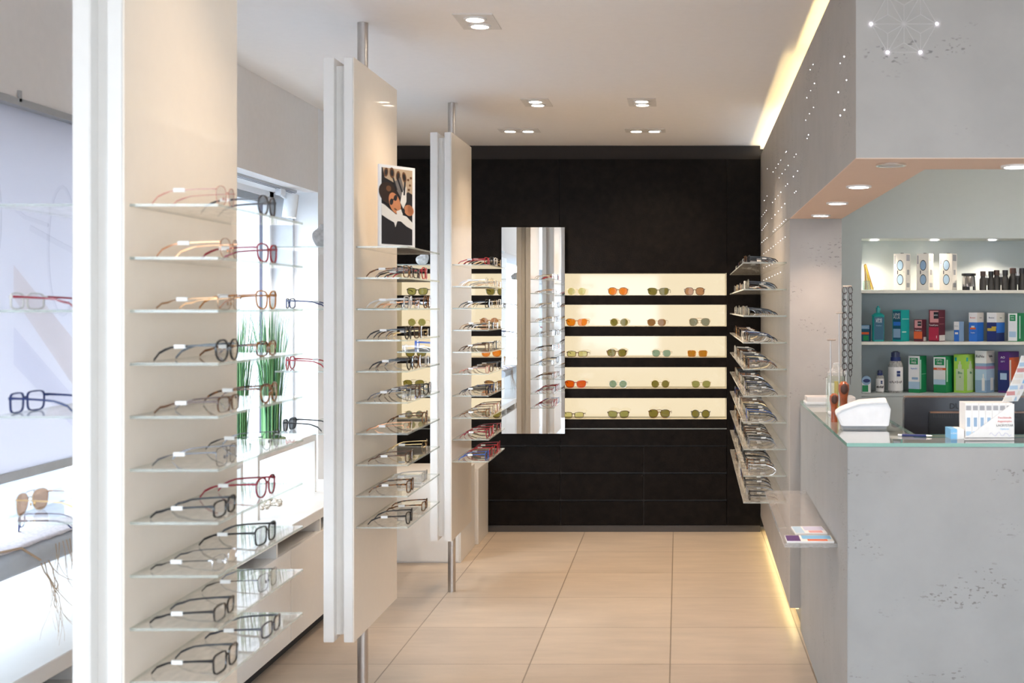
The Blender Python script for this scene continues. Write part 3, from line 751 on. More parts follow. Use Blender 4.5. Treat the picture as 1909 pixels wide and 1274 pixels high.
TW = [(-0.771,4.69,0,'square twin recessed ceiling light above the middle display panel aisle'),(-0.76,6.55,0,'square twin recessed ceiling light beside the rear display panel'),(-0.195,6.54,0,'square twin recessed ceiling light closer to the concrete wall'),
      (-0.989,7.59,1,'wide twin recessed ceiling light before the black cabinet, by the rear display panel'),(-0.206,7.59,1,'wide twin recessed ceiling light before the black cabinet, by the concrete wall'),(-0.771,2.85,0,'square twin recessed ceiling light above the front display panel aisle')]
for x,y,ax,lab in TW: twin(x,y,ax,lab)
twin(1.9,5.3,0,'unseen twin ceiling light added to brighten the service corner'); spot(1.9,5.3,CEIL-0.02,1.7,6.0,0.8,24,(1.0,0.90,0.80),150,0.9)  # added off-frame lamp and spot that lift the service corner
ZL = CEIL-0.02
WARM = (1.0,0.77,0.54)
for (x,y,tx,ty,tz,w) in ((-0.77,2.80,-1.16,2.85,1.2,20),(-0.77,2.90,0.0,3.4,0,22),(-0.77,4.64,-1.16,4.72,1.3,24),(-0.77,4.74,-0.3,5.2,0,34),
                         (-0.76,6.50,-1.16,6.6,1.1,10),(-0.76,6.60,-0.3,6.9,0,32),(-0.195,6.49,0.0,6.4,0,40),(-0.195,6.59,0.5,6.8,1.0,40),
                         (-1.04,7.59,-1.0,8.2,0.9,26),(-0.93,7.59,-0.9,7.6,0,34),(-0.26,7.59,0.35,7.6,0.8,36),(-0.15,7.59,-0.2,8.0,0,34)):
    spot(x,y,ZL,tx,ty,tz,w*((0.22 if tx<-1 else 0.55) if tz>0 else 0.58),WARM,86 if tz>0 else 125,0.9)

# downlights in the beam soffit
def downlight(px,py,lab,on=True):
    Y = (SOF-EYE)*F/(VY-py); x = PX(px,Y)
    t = thing('downlight', lab, 'light', (x,Y,SOF), 0, 'soffit downlights')
    ring(0.034,0.044,-0.006,0).build('lamp_ring', M_CHROME if not on else M_WHITE, t, smooth=True)
    MB().lathe([(0.0,-0.0035),(0.034,-0.003),(0.034,-0.0005)],24).build('lamp', M_BULBW if on else mat('unlit_lamp',(0.55,0.48,0.42),0.5), t, smooth=True)
    if on: spot(x,Y,SOF-0.012,x,Y+0.001,0,9,(1.0,0.76,0.60),110,0.9)
downlight(1661,306,'unlit round downlight at the beam corner',False)
downlight(1601,347,'round lit downlight beside the unlit beam corner lamp')
downlight(1561,378,'middle round downlight of the beam side run')
downlight(1530,401,'round lit downlight against the concrete pillar')
downlight(1894,309,'round lit downlight in the front beam over the counter')

# ------------------------------------------------------------------ counter
CT = 1.085
CM = Matrix.Translation((0.577,5.8,0)) @ Matrix.Rotation(-0.0145,4,'Z') @ Matrix.Translation((0,-5.8,0))
CXR = 1.75
ct = thing('service_counter','pale concrete service counter with a glass top','counter',(0,0,0))
cb = MB(); cb.M = CM
cb.prism([(0,3.99),(CXR,3.99),(CXR,4.27),(0.27,4.27),(0.27,5.79),(0,5.79)],0,CT-0.012)
cb.build('body', M_CONC2, ct, bevel=0.002)
cg = MB(); cg.M = CM
o = [(-0.002,3.988),(CXR,3.988),(CXR,4.27),(0.27,4.27),(0.27,5.789),(-0.002,5.789)]
n = len(o)
cg.add([(x,y,CT-0.0118) for x,y in o]+[(x,y,CT) for x,y in o], [tuple(range(n-1,-1,-1)),tuple(range(n,2*n))]+[(i,(i+1)%n,n+(i+1)%n,n+i) for i in range(n)], [0,0]+[1]*n)
GT = glass('counter_glass',(0.95,0.97,0.96),ior=1.5)
GE = mat('green_glass_edge',(0.22,0.42,0.36),0.15)
cg.build('glass_top',[GT,GE],ct)
def CP(u,v,z): return tuple(CM @ Vector((u,v,z)))
# leaflet shelf on the counter side
ls = MB(); ls.M = CM; ls.box(-0.185,0,4.27,5.50,0.688,0.702,0,1)
LSG = glass('leaflet_shelf_glass',(0.93,0.91,0.90),ior=1.6,haze=0.10,hazecol=(0.8,0.74,0.70))
tag(ls.build('leaflet_shelf',[LSG,glass('leaflet_shelf_edge',(0.8,0.78,0.76),ior=1.6,haze=0.3)]),'clear glass leaflet shelf on the side of the service counter','shelf')
def brochure(u0,u1,v0,v1,lab,c1,c2,c3,yaw=0):
    p = CP((u0+u1)/2,(v0+v1)/2,0.702); b = thing('brochure',lab,'brochure',p,-0.0145+yaw,'brochures on the leaflet shelf')
    w,d = (u1-u0)/2,(v1-v0)/2
    MB().box(-w,w,-d,d,0,0.005).build('paper',M_PAPER,b)
    pm_ = MB()
    pm_.box(-w*0.98,-w*0.4,-d*0.9,d*0.9,0.005,0.0054,0); pm_.box(-w*0.3,w*0.95,-d*0.2,d*0.9,0.005,0.0054,1); pm_.box(-w*0.1,w*0.75,-d*0.85,-d*0.3,0.005,0.0056,2)
    pm_.build('print',[ink(c1),ink(c2),ink(c3)],b)
brochure(-0.175,-0.01,4.285,4.40,'white brochure with blue sky picture at front of the glass leaflet shelf','violet','sky','orange')
brochure(-0.135,-0.02,4.44,4.58,'white brochure lying behind the first on the glass leaflet shelf','iceblue','lav','pink',0.05)

# things on the counter -------------------------------------------------------
p = CP(0.11,5.62,CT); t = thing('acrylic_block','white acrylic block at the far end of the counter beside the pillar','block',p,-TH)
MB().box(-0.105,0.125,-0.07,0.07,0,0.012).build('lower_slab',M_PLASTW,t,bevel=0.002); MB().box(-0.10,0.12,-0.065,0.065,0.012,0.034).build('upper_slab',mat('clear_acrylic',(0.80,0.76,0.74),0.15),t,bevel=0.002)
# glass jar with sweets
Yj=5.15; t = thing('glass_jar','lidded glass jar of coloured cloths on the counter','jar',(PX(1560,Yj),Yj,CT))
jr = 0.046
MB().lathe([(jr,0),(jr,0.140),(jr-0.006,0.154),(jr-0.009,0.154),(jr-0.004,0.138),(jr-0.004,0.004),(0,0.004)],24).build('jar_body',glass('jar_glass',(0.94,0.96,0.93),haze=0.04),t,smooth=True)
MB().lathe([(jr-0.006,0.155),(jr-0.004,0.168),(0.024,0.186),(0.014,0.198),(0.014,0.208),(0,0.211)],24).build('lid',glass('jar_lid_glass',(0.9,0.9,0.88),haze=0.25),t,smooth=True)
jc = MB()
for i,(a,c) in enumerate(((0,0),(1.2,1),(2.4,2),(3.6,3),(4.8,1))):
    jc.cyl(0.022*math.cos(a),0.022*math.sin(a),0.005,0.100+0.008*i,0.016,10,c)
jc.build('contents',[ink('steel'),ink('gold'),ink('green'),ink('cream')],t)
# chain stand
Yc=5.05; t = thing('chain_stand','thin steel stand with hanging eyeglass chains on the counter','stand',(PX(1570,Yc),Yc,CT))
MB().box(-0.055,0.02,-0.04,0.04,0,0.012).build('base',M_PLASTW,t,bevel=0.002)
hz_ = PZ(534,Yc)-CT
for dx,hh in ((-0.048,PZ(634,Yc)-CT),(-0.012,PZ(584,Yc)-CT),(0.017,hz_)):
    MB().tube([(dx,0,0.012),(dx,0,hh)],0.0024,8).tube([(dx-0.014,0,hh),(dx+0.022,0,hh)],0.0034,8).build('rod',M_STEEL,t,smooth=True)
for dx in (0.009,0.033):
    ch = MB(); nl = 14; L0 = hz_-0.004; step = 0.0262
    for k in range(nl):
        zc = L0-0.013-k*step
        pts = []
        for j in range(14):
            a = 2*PI*j/14
            if k%2==0: pts.append((dx+0.0095*math.cos(a), 0.0045*math.cos(a)-0.006, zc+0.0150*math.sin(a)))
            else: pts.append((dx+0.0095*math.cos(a)*0.75, 0.0095*math.cos(a)-0.006, zc+0.0150*math.sin(a)))
        ch.tube(pts,0.0017,6,closed=True)
    ch.tube([(dx,-0.006,L0-nl*step),(dx,-0.006,L0-nl*step-0.035)],0.0012,6)
    tag(ch.build('eyeglass_chain',mat('dark_horn',(0.035,0.022,0.025),0.3),None,smooth=True,loc=tuple(t.location)),'dark horn link eyeglass chain hanging from the stand, '+('closer to the concrete pillar' if dx < 0.02 else 'closer to the lit niche'),'chain','eyeglass chains on the stand')
# carved wooden spectacle rests
def nose(px,Y,h,lab,s):
    t = thing('spectacle_rest',lab,'spectacle rest',(PX(px,Y),Y,CT))
    MB().lathe([(0.014*s,0),(0.012*s,0.3*h),(0.013*s,0.55*h),(0.019*s,0.78*h),(0.018*s,0.92*h),(0.008*s,h),(0,h)],16).build('wood_body',mat('orange_wood',(0.33,0.075,0.02),0.3,noise=0.3,nscale=40),t,smooth=True)
    MB().sphere((0,-0.013*s,0.80*h),0.015*s,10,0,(0.9,0.6,1.3)).build('nose_hollow',mat('dark_wood',(0.06,0.02,0.012),0.5),t,smooth=True)
nose(1573,4.90,0.145,'tall orange carved wooden spectacle rest beside the chain stand',1.15)
nose(1555,4.72,0.110,'short orange carved wooden spectacle rest before the glass jar',0.95)
# white terminal
Yt=4.50; t = thing('card_terminal','white rounded desk terminal on the counter seen from behind','terminal',(PX(1607,Yt),Yt,CT),-0.03)
tm_ = MB()
wx = 50*Yt/F
def sect(y,sc,zt_): return [(-wx*0.82*sc,y,0.010),(wx*0.93*sc,y,0.010),(wx*1.0*sc,y,zt_*0.72),(wx*0.86*sc,y,zt_),(-wx*0.15*sc,y,zt_*0.93),(-wx*0.82*sc,y,zt_*0.70),(-wx*1.02*sc,y,zt_*0.56)]
secs = [sect(-0.045,0.93,0.093),sect(-0.050,1.0,0.098),sect(0.0,1.0,0.112),sect(0.05,0.94,0.085)]
vs = [q for s_ in secs for q in s_]; fs = [tuple(range(6,-1,-1)),tuple(21+i for i in range(7))]
for k in range(3): fs += [(k*7+i,k*7+(i+1)%7,(k+1)*7+(i+1)%7,(k+1)*7+i) for i in range(7)]
tm_.add(vs,fs); tm_.build('housing',M_PLASTW,t,bevel=0.004,smooth=True)
MB().box(-wx*0.75,wx*0.85,-0.040,0.045,0,0.010).build('base',mat('grey_plastic',(0.35,0.36,0.38),0.5),t)
# pen in a holder
t = thing('ballpoint_pen','dark ballpoint pen lying on the counter beside the white terminal','pen',(PX(1683,4.42),4.18,CT))
MB().tube([(-0.045,0.01,0.0045),(0.035,-0.01,0.0045)],0.0045,10).build('barrel',ink('navy'),t,smooth=True)
MB().tube([(0.035,-0.01,0.0045),(0.052,-0.0142,0.0045)],[0.0045,0.0015],10).build('tip',M_CHROME,t,smooth=True)
MB().tube([(-0.045,0.01,0.0045),(-0.058,0.0133,0.0045)],0.0035,10).build('button',M_PLASTW,t,smooth=True)
# dispenser of drops cartons
Yd=4.14; t = thing('carton_dispenser','white counter dispenser filled with narrow eye drop cartons','dispenser',(PX(1838,Yd),Yd,CT),0)
dw = 46*Yd/F; dh = 67*Yd/F
MB().box(-dw,dw,-0.045,0.055,0,0.006).build('tray',M_PAPER,t)
sd = MB(); sd.M = Matrix.Rotation(PI/2,4,'X')
sd.prism([(-dw,0.004),(dw,0.004),(dw,dh*0.98),(dw*0.9,dh*0.98),(-dw*0.55,0.028)],0.043,0.045); sd.build('front_panel',M_PAPER,t)
for k in range(7):
    x0 = -dw+0.004+k*(2*dw-0.008)/7
    cbx = thing('carton','narrow white eye drop carton with blue print standing in the white counter dispenser','carton',tuple(t.location),0,'eye drop cartons in the dispenser')
    MB().box(x0+0.0004,x0+(2*dw-0.008)/7-0.0004,-0.040,0.048,0.0062,dh).build('box',M_PAPER,cbx)
    q = MB(); xa,xb = x0+0.003,x0+(2*dw-0.008)/7-0.003
    q.box(xa,xb,-0.0406,-0.040,dh*0.80,dh*0.93,0); q.box(xa+.003,xb-.003,-0.0406,-0.040,dh*0.35,dh*0.6,1); q.box(xa,xb,-0.0406,-0.040,dh*0.1,dh*0.22,2)
    q.build('print',[ink('grey'),ink('steel'),ink('iceblue')],cbx)
for s_,sz_,z_,c_ in (('Feuchtende',0.0095,0.60,'red'),('Augentropfen',0.0085,0.50,'red'),('LACRYSTAR',0.0105,0.385,'black'),('Hyaluron',0.008,0.29,'sky')):
    link_mesh('lettering',text_mesh(s_,sz_,ink(c_)),t,(dw*0.62,-0.0455,dh*z_),(PI/2,0,0))
wv = MB(); wv.tube([(dw*0.0+dw*0.08*k,-0.0453,dh*(0.14+0.05*math.sin(k*1.7)+0.03*(k==5))) for k in range(12)],0.0008,6); wv.build('wave_print',ink('lav'),t)
t2 = thing('flat_carton','small blue and white carton lying against the eye drop dispenser','carton',(PX(1787,Yd)-0.002,Yd-0.005,CT))
MB().box(-0.033,0.012,-0.035,0.05,0,0.034).build('box',M_PAPER,t2,bevel=0.001)
q = MB(); q.box(-0.0334,-0.012,-0.0354,0.05,0.0005,0.0344); q.build('blue_end',ink('sky'),t2)
link_mesh('lettering',text_mesh('1-DAY',0.008,ink('white')),t2,(-0.022,-0.0358,0.02),(PI/2,0,0))
# leaning leaflets
def leaflet(dx,dy,lean,lab,cs):
    t = thing('leaflet',lab,'leaflet',(PX(1862,Yd)+dx,Yd+0.010+dy,CT+dh+0.0008),0.5,'leaflets on the carton dispenser')
    lf = MB(); pr_=MB()
    for k in range(8):
        a0,a1 = k/8,(k+1)/8
        def q(a,off): return (0.105*a*lean + 0.012*math.sin(a*2.2), off, 0.155*a)
        A,B = q(a0,0),q(a1,0)
        lf.add([(A[0],-0.02,A[2]),(A[0]+0.05,-0.02,A[2]),(B[0]+0.05,-0.02,B[2]),(B[0],-0.02,B[2]),(A[0],-0.018,A[2]),(A[0]+0.05,-0.018,A[2]),(B[0]+0.05,-0.018,B[2]),(B[0],-0.018,B[2])],[(0,1,2,3),(7,6,5,4),(1,5,6,2),(0,3,7,4),(0,4,5,1),(3,2,6,7)])
        pr_.box(A[0]+0.006,A[0]+0.044,-0.0206,-0.02,A[2]+0.002,B[2]-0.004,k%len(cs))
    lf.build('paper',M_PAPER,t); pr_.build('print',[ink(c) for c in cs],t)
leaflet(0,0,0.75,'folded leaflet with peach print leaning above the eye drop dispenser',['cream','pink','iceblue','cream'])
leaflet(0.020,0.016,0.95,'folded leaflet with blue print leaning behind the peach one',['iceblue','cream','lav','sky'])
# desk and monitor behind the counter
dk = MB(); dk.M = CM; dk.box(0.28,CXR,4.28,4.95,0.71,0.74); dk2 = MB(); dk2.M = CM
t = thing('desk','white work desk behind the service counter','desk',(0,0,0))
dk.build('desk_top',M_WHITE,t)
for a,b in ((0.30,0.33),(CXR-.04,CXR-.01)):
    m_ = MB(); m_.M = CM; m_.box(a,b,4.30,4.93,0,0.71); m_.build('side_panel',M_WHITE,t)
Ym=4.66; t = thing('monitor','black computer monitor seen from behind over the counter','monitor',(PX(1685,Ym)+0.275,Ym,0.74),0)
mt = PZ(741,Ym)-0.74
body = MB(); body.rbox(-0.275,0.275,-0.012,0.030,0.06,mt,0.012,0,4,'y'); body.build('housing',mat('monitor_black',(0.028,0.030,0.038),0.3),t,bevel=0.003)
MB().box(-0.262,0.262,0.0302,0.032,0.08,mt-0.014).build('screen',mat('dark_screen',(0.01,0.01,0.012),0.1),t)
MB().rbox(-0.185,0.185,-0.030,-0.012,0.10,mt-0.055,0.01,0,4,'y').build('back_hump',mat('monitor_black2',(0.010,0.010,0.012),0.4),t,bevel=0.002)
MB().box(-0.18,0.18,-0.032,-0.012,mt-0.058,mt-0.052).build('hump_edge',mat('reflection_brown',(0.22,0.11,0.06),0.3),t)  # warm reflection along the edge put into brown colour
MB().box(-0.272,0.272,-0.014,0.028,mt,mt+0.004).build('top_edge',mat('reflection_brown',(0.22,0.11,0.06),0.3),t)  # warm reflection on the top bevel painted as a brown strip
gv = MB()
for k in range(40): gv.box(-0.17+k*0.0085,-0.1655+k*0.0085,-0.0312,-0.030,mt-0.075,mt-0.060)
gv.build('vent',M_DARKGAP,t)
MB().tube([(0,0.0,0.01),(0,0.0,0.10)],0.02,14).build('stand_neck',M_DARK,t); MB().lathe([(0.11,0),(0.11,0.008),(0.03,0.012),(0,0.012)],24).build('stand_foot',M_DARK,t)
link_mesh('lettering',text_mesh('DU',0.030,mat('monitor_mark',(0.004,0.004,0.005),0.6)),t,(PX(1779,Ym)-t.location.x,-0.0125,mt-0.034),(PI/2,0,0))

# ------------------------------------------------------------------ service niche shelves and goods
NX0 = PX(1606,6.5)
NZ = [1.618,1.343,1.068]
for k,z in enumerate(NZ):
    mb = MB().box(NX0,XR-.01,6.502,6.748,z-0.016,z)
    tag(mb.build('niche_shelf',M_BLUEW if k==2 else mat('shelf_cream',(0.72,0.70,0.62),0.4)),'%s shelf down in the lit niche behind the counter'%ORD[k],'shelf','niche shelves')
for px,w in ((1630,'above the pencils'),(1742,'above the three tall cartons'),(1850,'above the binoculars')):
    Y=6.60; t = thing('niche_light','small round downlight in the niche top '+w,'light',(PX(px,Y),Y,1.8915),0,'niche lights')
    ring(0.022,0.030,-0.004,0.0).build('lamp_ring',M_WHITE,t,smooth=True); MB().lathe([(0,-0.0035),(0.022,-0.003),(0.022,-0.0005)],16).build('lamp',M_BULBW,t,smooth=True)
    spot(PX(px,Y),Y,1.885,PX(px,Y),Y+0.02,0,7.0,(1.0,0.86,0.68),120,0.9,0.02)
YN = 6.57
def carton(px0,px1,py0,row,lab,base,front,side,texts=(),wf=0.6,yaw=0.62,depth_y=YN):
    """rotated carton; wf = share of the seen width taken by its front face"""
    W = (px1-px0)*depth_y/F; h = (VY-py0)*depth_y/F + EYE - NZ[row]
    vx = math.atan2(PX((px0+px1)/2,depth_y),depth_y); e = yaw - vx
    w = W*wf/math.cos(e); d = W*(1-wf)/math.sin(e)
    t = thing('carton',lab,'carton',(PX((px0+px1)/2,depth_y),depth_y+0.03,NZ[row]),-yaw,'cartons in the niche')
    MB().box(-w/2,w/2,-d/2,d/2,0,h).build('box',ink(base),t,bevel=0.0008)
    pm_ = MB(); cols=[]
    for face,x0,x1,z0,z1,c in [('f',)+q for q in front]+[('s',)+q for q in side]:
        if c not in cols: cols.append(c)
        lay = 0.0003+0.00012*len(pm_.f)/6
        if face=='f': pm_.box(-w/2+x0*w,-w/2+x1*w,-d/2-lay,-d/2,z0*h,z1*h,cols.index(c))
        else: pm_.box(w/2,w/2+lay,-d/2+x0*d,-d/2+x1*d,z0*h,z1*h,cols.index(c))
    if cols: pm_.build('print',[ink(c) for c in cols],t)
    for face,s,size,x,z,c in texts:
        me = text_mesh(s,size,ink(c))
        if face=='f': link_mesh('lettering',me,t,(-w/2+x*w,-d/2-0.0022,z*h),(PI/2,0,0))
        else: link_mesh('lettering',me,t,(w/2+0.0022,-d/2+x*d,z*h),(PI/2,0,PI/2))
    return t,w,d,h
# top shelf: pencils in a glass, small dish, three tall cartons showing glasses, binoculars
Y=6.60; t = thing('pencil_holder','small glass cup holding yellow and brown pencils at the niche end','pencil holder',(PX(1611,Y)+0.012,Y,NZ[0]))
MB().lathe([(0.020,0),(0.024,0.052),(0.021,0.052),(0.018,0.003),(0,0.003)],18).build('cup',glass('cup_glass',(0.85,0.93,0.93),haze=0.12),t,smooth=True)
for k in range(7):
    a = k*0.9; dx,dy = -0.008+0.0075*k,0.010*math.sin(a)
    tp = (-0.010+0.004*math.cos(a*2),0.006*math.sin(a),0.165-0.004*(k%3))
    pc = MB().tube([(dx,dy,0.004),(dx+(tp[0]-dx)*0.86,dy+(tp[1]-dy)*0.86,0.004+(tp[2]-0.004)*0.86)],0.0034,6,0); tag(pc.build('pencil',[ink('gold') if k%2 else mat('pencil_wood',(0.40,0.22,0.10),0.5)],None,loc=tuple(t.location)),('yellow' if k%2 else 'brown')+' pencil leaning in the small glass cup at the niche end','pencil','yellow pencils in the glass cup' if k%2 else 'brown pencils in the glass cup')
Y=6.58; t = thing('glass_dish','small shallow glass dish beside the pencils in the niche','dish',(PX(1638,Y),Y,NZ[0]))
MB().lathe([(0.020,0),(0.033,0.016),(0.031,0.017),(0.018,0.004),(0,0.004)],22).build('bowl',glass('dish_glass',(0.82,0.92,0.90),haze=0.15),t,smooth=True)
for (a,b,lab,lt) in ((1668,1699,'tall white carton printed with spectacle lenses, first of three beside the glass dish','sky'),(1711,1742,'tall greyish carton printed with dark lenses, middle of the three','steel'),(1754,1786,'tall white carton printed with spectacle lenses, beside the silver loupe','sky')):
    tt,w,d,h = carton(a,b,473,0,lab,'cream',[(0.05,0.16,0.72,0.95,'grey')],[(0.15,0.85,0.80,0.97,'grey'),(0.3,0.7,0.42,0.56,'grey'),(0.2,0.8,0.08,0.2,'grey')],[('f','e y e',0.006,0.85,0.5,'grey')],0.72,0.60)
    pm_ = MB(); pm_.M = Matrix.Translation((0,-d/2,0)) @ Matrix.Rotation(PI/2,4,'X')
    for zc in (0.68,0.29):
        for rr_,lay,mi in ((1.0,0.0008,0),(0.86,0.0013,1)):
            pts = [(0.04*w+rr_*0.26*w*math.cos(2*PI*k/24), zc*h+rr_*0.145*h*math.sin(2*PI*k/24)) for k in range(24)]
            pm_.prism(pts,0,lay,mi)
    pm_.box(-0.20*w,-0.14*w,0.44*h,0.54*h,0,0.001,0)
    pm_.build('lens_print',[ink('black'),ink('iceblue' if lt=='sky' else 'steel')],tt)
    MB().box(-0.006,0.008,-0.006,0.006,h,h+0.004).build('hang_tab',M_DARK,tt)
Y=6.58; t = thing('stand_loupe','silver and black stand magnifier between the tall cartons and binoculars','magnifier',(PX(1806,Y),Y,NZ[0]))
MB().lathe([(0.030,0.018),(0.037,0.020),(0.034,0.070),(0.030,0.078),(0.026,0.078),(0.026,0.020)],20).build('housing',M_CHROME,t,smooth=True)
MB().lathe([(0.036,0.078),(0.038,0.080),(0.038,0.090),(0.033,0.091),(0,0.089)],20).build('eyepiece',M_DARK,t,smooth=True)
for k in range(3):
    a = 2*PI*k/3-0.5; MB().box(-0.012,0.012,-0.005,0.005,0,0.022).build('foot',M_DARK,t,loc=(0.03*math.cos(a),0.03*math.sin(a),0),rot=(0,0,a+PI/2))
def binoc(px,s,lab,mount=False):
    Y=6.58; t = thing('binoculars',lab,'binoculars',(PX(px,Y),Y,NZ[0]),-0.1)
    bm_ = mat('rubber_black',(0.016,0.015,0.015),0.5)
    for q in (-1,1):
        MB().lathe([(0.019*s,0),(0.020*s,0.03*s),(0.019*s,0.06*s),(0.013*s,0.072*s),(0.013*s,0.08*s)],18).build('barrel',bm_,t,smooth=True,loc=(q*0.022*s,0,0))
        MB().lathe([(0.014*s,0.08*s),(0.015*s,0.083*s),(0.015*s,0.106*s),(0.010*s,0.107*s),(0.010*s,0.100*s),(0,0.100*s)],18).build('eyepiece',M_DARK if q>0 else mat('eyecup_brown',(0.05,0.025,0.02),0.4),t,smooth=True,loc=(q*0.022*s,0,0))
    MB().box(-0.012*s,0.012*s,-0.008*s,0.008*s,0.028*s,0.07*s).build('hinge',bm_,t,bevel=0.002)
    MB().lathe([(0.006*s,0.07*s),(0.006*s,0.088*s),(0,0.089*s)],12).build('focus_wheel',M_STEEL,t,smooth=True)
binoc(1840,0.96,'small black binoculars standing upright beside the stand magnifier')
binoc(1866,1.02,'black binoculars with pale focusing wheel, middle pair in the niche')
binoc(1897,1.12,'large black binoculars at the niche frame edge')
# middle shelf
carton(1606,1625,606,1,'small teal carton with orange stripe at the end of the middle niche shelf','deepteal',[(0,1,0.75,0.97,'steel'),(0.05,0.95,0.42,0.56,'orange'),(0.3,0.9,0.05,0.35,'green')],[(0.1,0.9,0.1,0.9,'navy')],[('f','SaliClean',0.009,0.5,0.86,'white')],0.86,0.45)
Y=6.58; t = thing('solution_bottle','teal lens solution bottle with a dark label and pointed cap','bottle',(PX(1637,Y),Y,NZ[1]))
MB().rbox(-0.032,0.032,-0.020,0.020,0,0.138,0.014).build('bottle_body',ink('teal'),t,bevel=0.003,smooth=True)
MB().lathe([(0.034,0.136),(0.036,0.140),(0.020,0.152),(0.012,0.154)],20).build('shoulder',ink('teal'),t,smooth=True)
MB().lathe([(0.011,0.153),(0.012,0.180),(0.006,0.184),(0.005,0.191),(0,0.192)],16).build('cap',mat('teal_cap',(0.03,0.30,0.30),0.3),t,smooth=True)
MB().box(-0.024,0.027,-0.0208,-0.019,0.008,0.130).build('label_print',ink('deepteal'),t)
for s_,z_ in (('LENS',0.118),('PLUS',0.106)): link_mesh('lettering',text_mesh(s_,0.015,ink('white')),t,(0.001,-0.0212,z_),(PI/2,0,0))
link_mesh('lettering',text_mesh('OcuPure',0.008,ink('iceblue')),t,(0.001,-0.0212,0.085),(PI/2,0,0))
carton(1666,1697,578,1,'tall teal carton with dark blue front beside the solution bottle','teal',[(0.06,0.94,0.05,0.96,'deepteal'),(0.1,0.9,0.12,0.40,'steel'),(0.1,0.9,0.50,0.62,'blue')],[(0.1,0.9,0.70,0.72,'mint'),(0.1,0.6,0.28,0.32,'mint')],[('f','LENS',0.019,0.5,0.85,'white'),('f','PLUS',0.019,0.5,0.75,'white')],0.52,0.75)
carton(1706,1729,596,1,'small maroon carton with pink ring on the middle niche shelf','maroon',[(0.1,0.95,0.62,0.97,'pink'),(0.45,0.9,0.70,0.92,'black'),(0,1,0.12,0.45,'orange')],[(0.3,0.95,0.02,0.2,'cream')],[('f','TotalCare',0.009,0.52,0.50,'white'),('f','AMO',0.008,0.67,0.81,'white')],0.66,0.55)
carton(1734,1764,578,1,'large maroon carton with pink ring on the middle niche shelf','maroon',[(0.12,0.98,0.60,0.97,'pink'),(0.5,0.98,0.72,0.93,'black'),(0,1,0.04,0.45,'crimson')],[(0.1,0.95,0.02,0.2,'cream'),(0.1,0.8,0.55,0.56,'pink'),(0.1,0.8,0.75,0.76,'pink')],[('f','TotalCare',0.0125,0.5,0.515,'white'),('f','AMO',0.010,0.73,0.83,'white'),('f','1',0.02,0.8,0.14,'white')],0.60,0.62)
carton(1781,1799,600,1,'small blue and white carton between maroon and tall blue cartons','blue',[(0,1,0.58,1,'white'),(0.2,0.8,0.36,0.46,'cream')],[(0,1,0,1,'steel')],[('f','Boston',0.0075,0.5,0.78,'grey')],0.52,0.75)
carton(1809,1836,583,1,'tall blue carton with white top and orange drop emblem','blue',[(0,1,0.66,1,'white'),(0.15,0.85,0.42,0.48,'orange'),(0.3,0.7,0.48,0.54,'cream')],[(0,1,0.66,1,'cream')],[('f','Boston',0.011,0.5,0.82,'red'),('s','Boston',0.009,0.5,0.82,'grey'),('f','Simplus',0.008,0.5,0.3,'white')],0.55,0.70)
carton(1843,1875,583,1,'tall navy carton with white top and gold swoosh','navy',[(0,1,0.66,1,'white'),(0.05,0.95,0.36,0.46,'gold'),(0.5,0.98,0.46,0.52,'gold')],[(0,1,0.66,1,'cream'),(0,1,0.30,0.65,'blue')],[('f','Boston',0.011,0.5,0.82,'navy'),('s','Boston',0.009,0.5,0.82,'grey')],0.54,0.70)
carton(1883,1915,584,1,'green and white carton at the frame end of the middle niche shelf','green',[(0,0.92,0.02,0.99,'white'),(0.15,0.75,0.72,0.94,'green'),(0.1,0.8,0.15,0.35,'iceblue')],[(0.15,0.3,0.1,0.9,'mint')],[('f','OPTI-',0.009,0.45,0.87,'white'),('f','FREE',0.009,0.45,0.79,'white')],0.55,0.70)
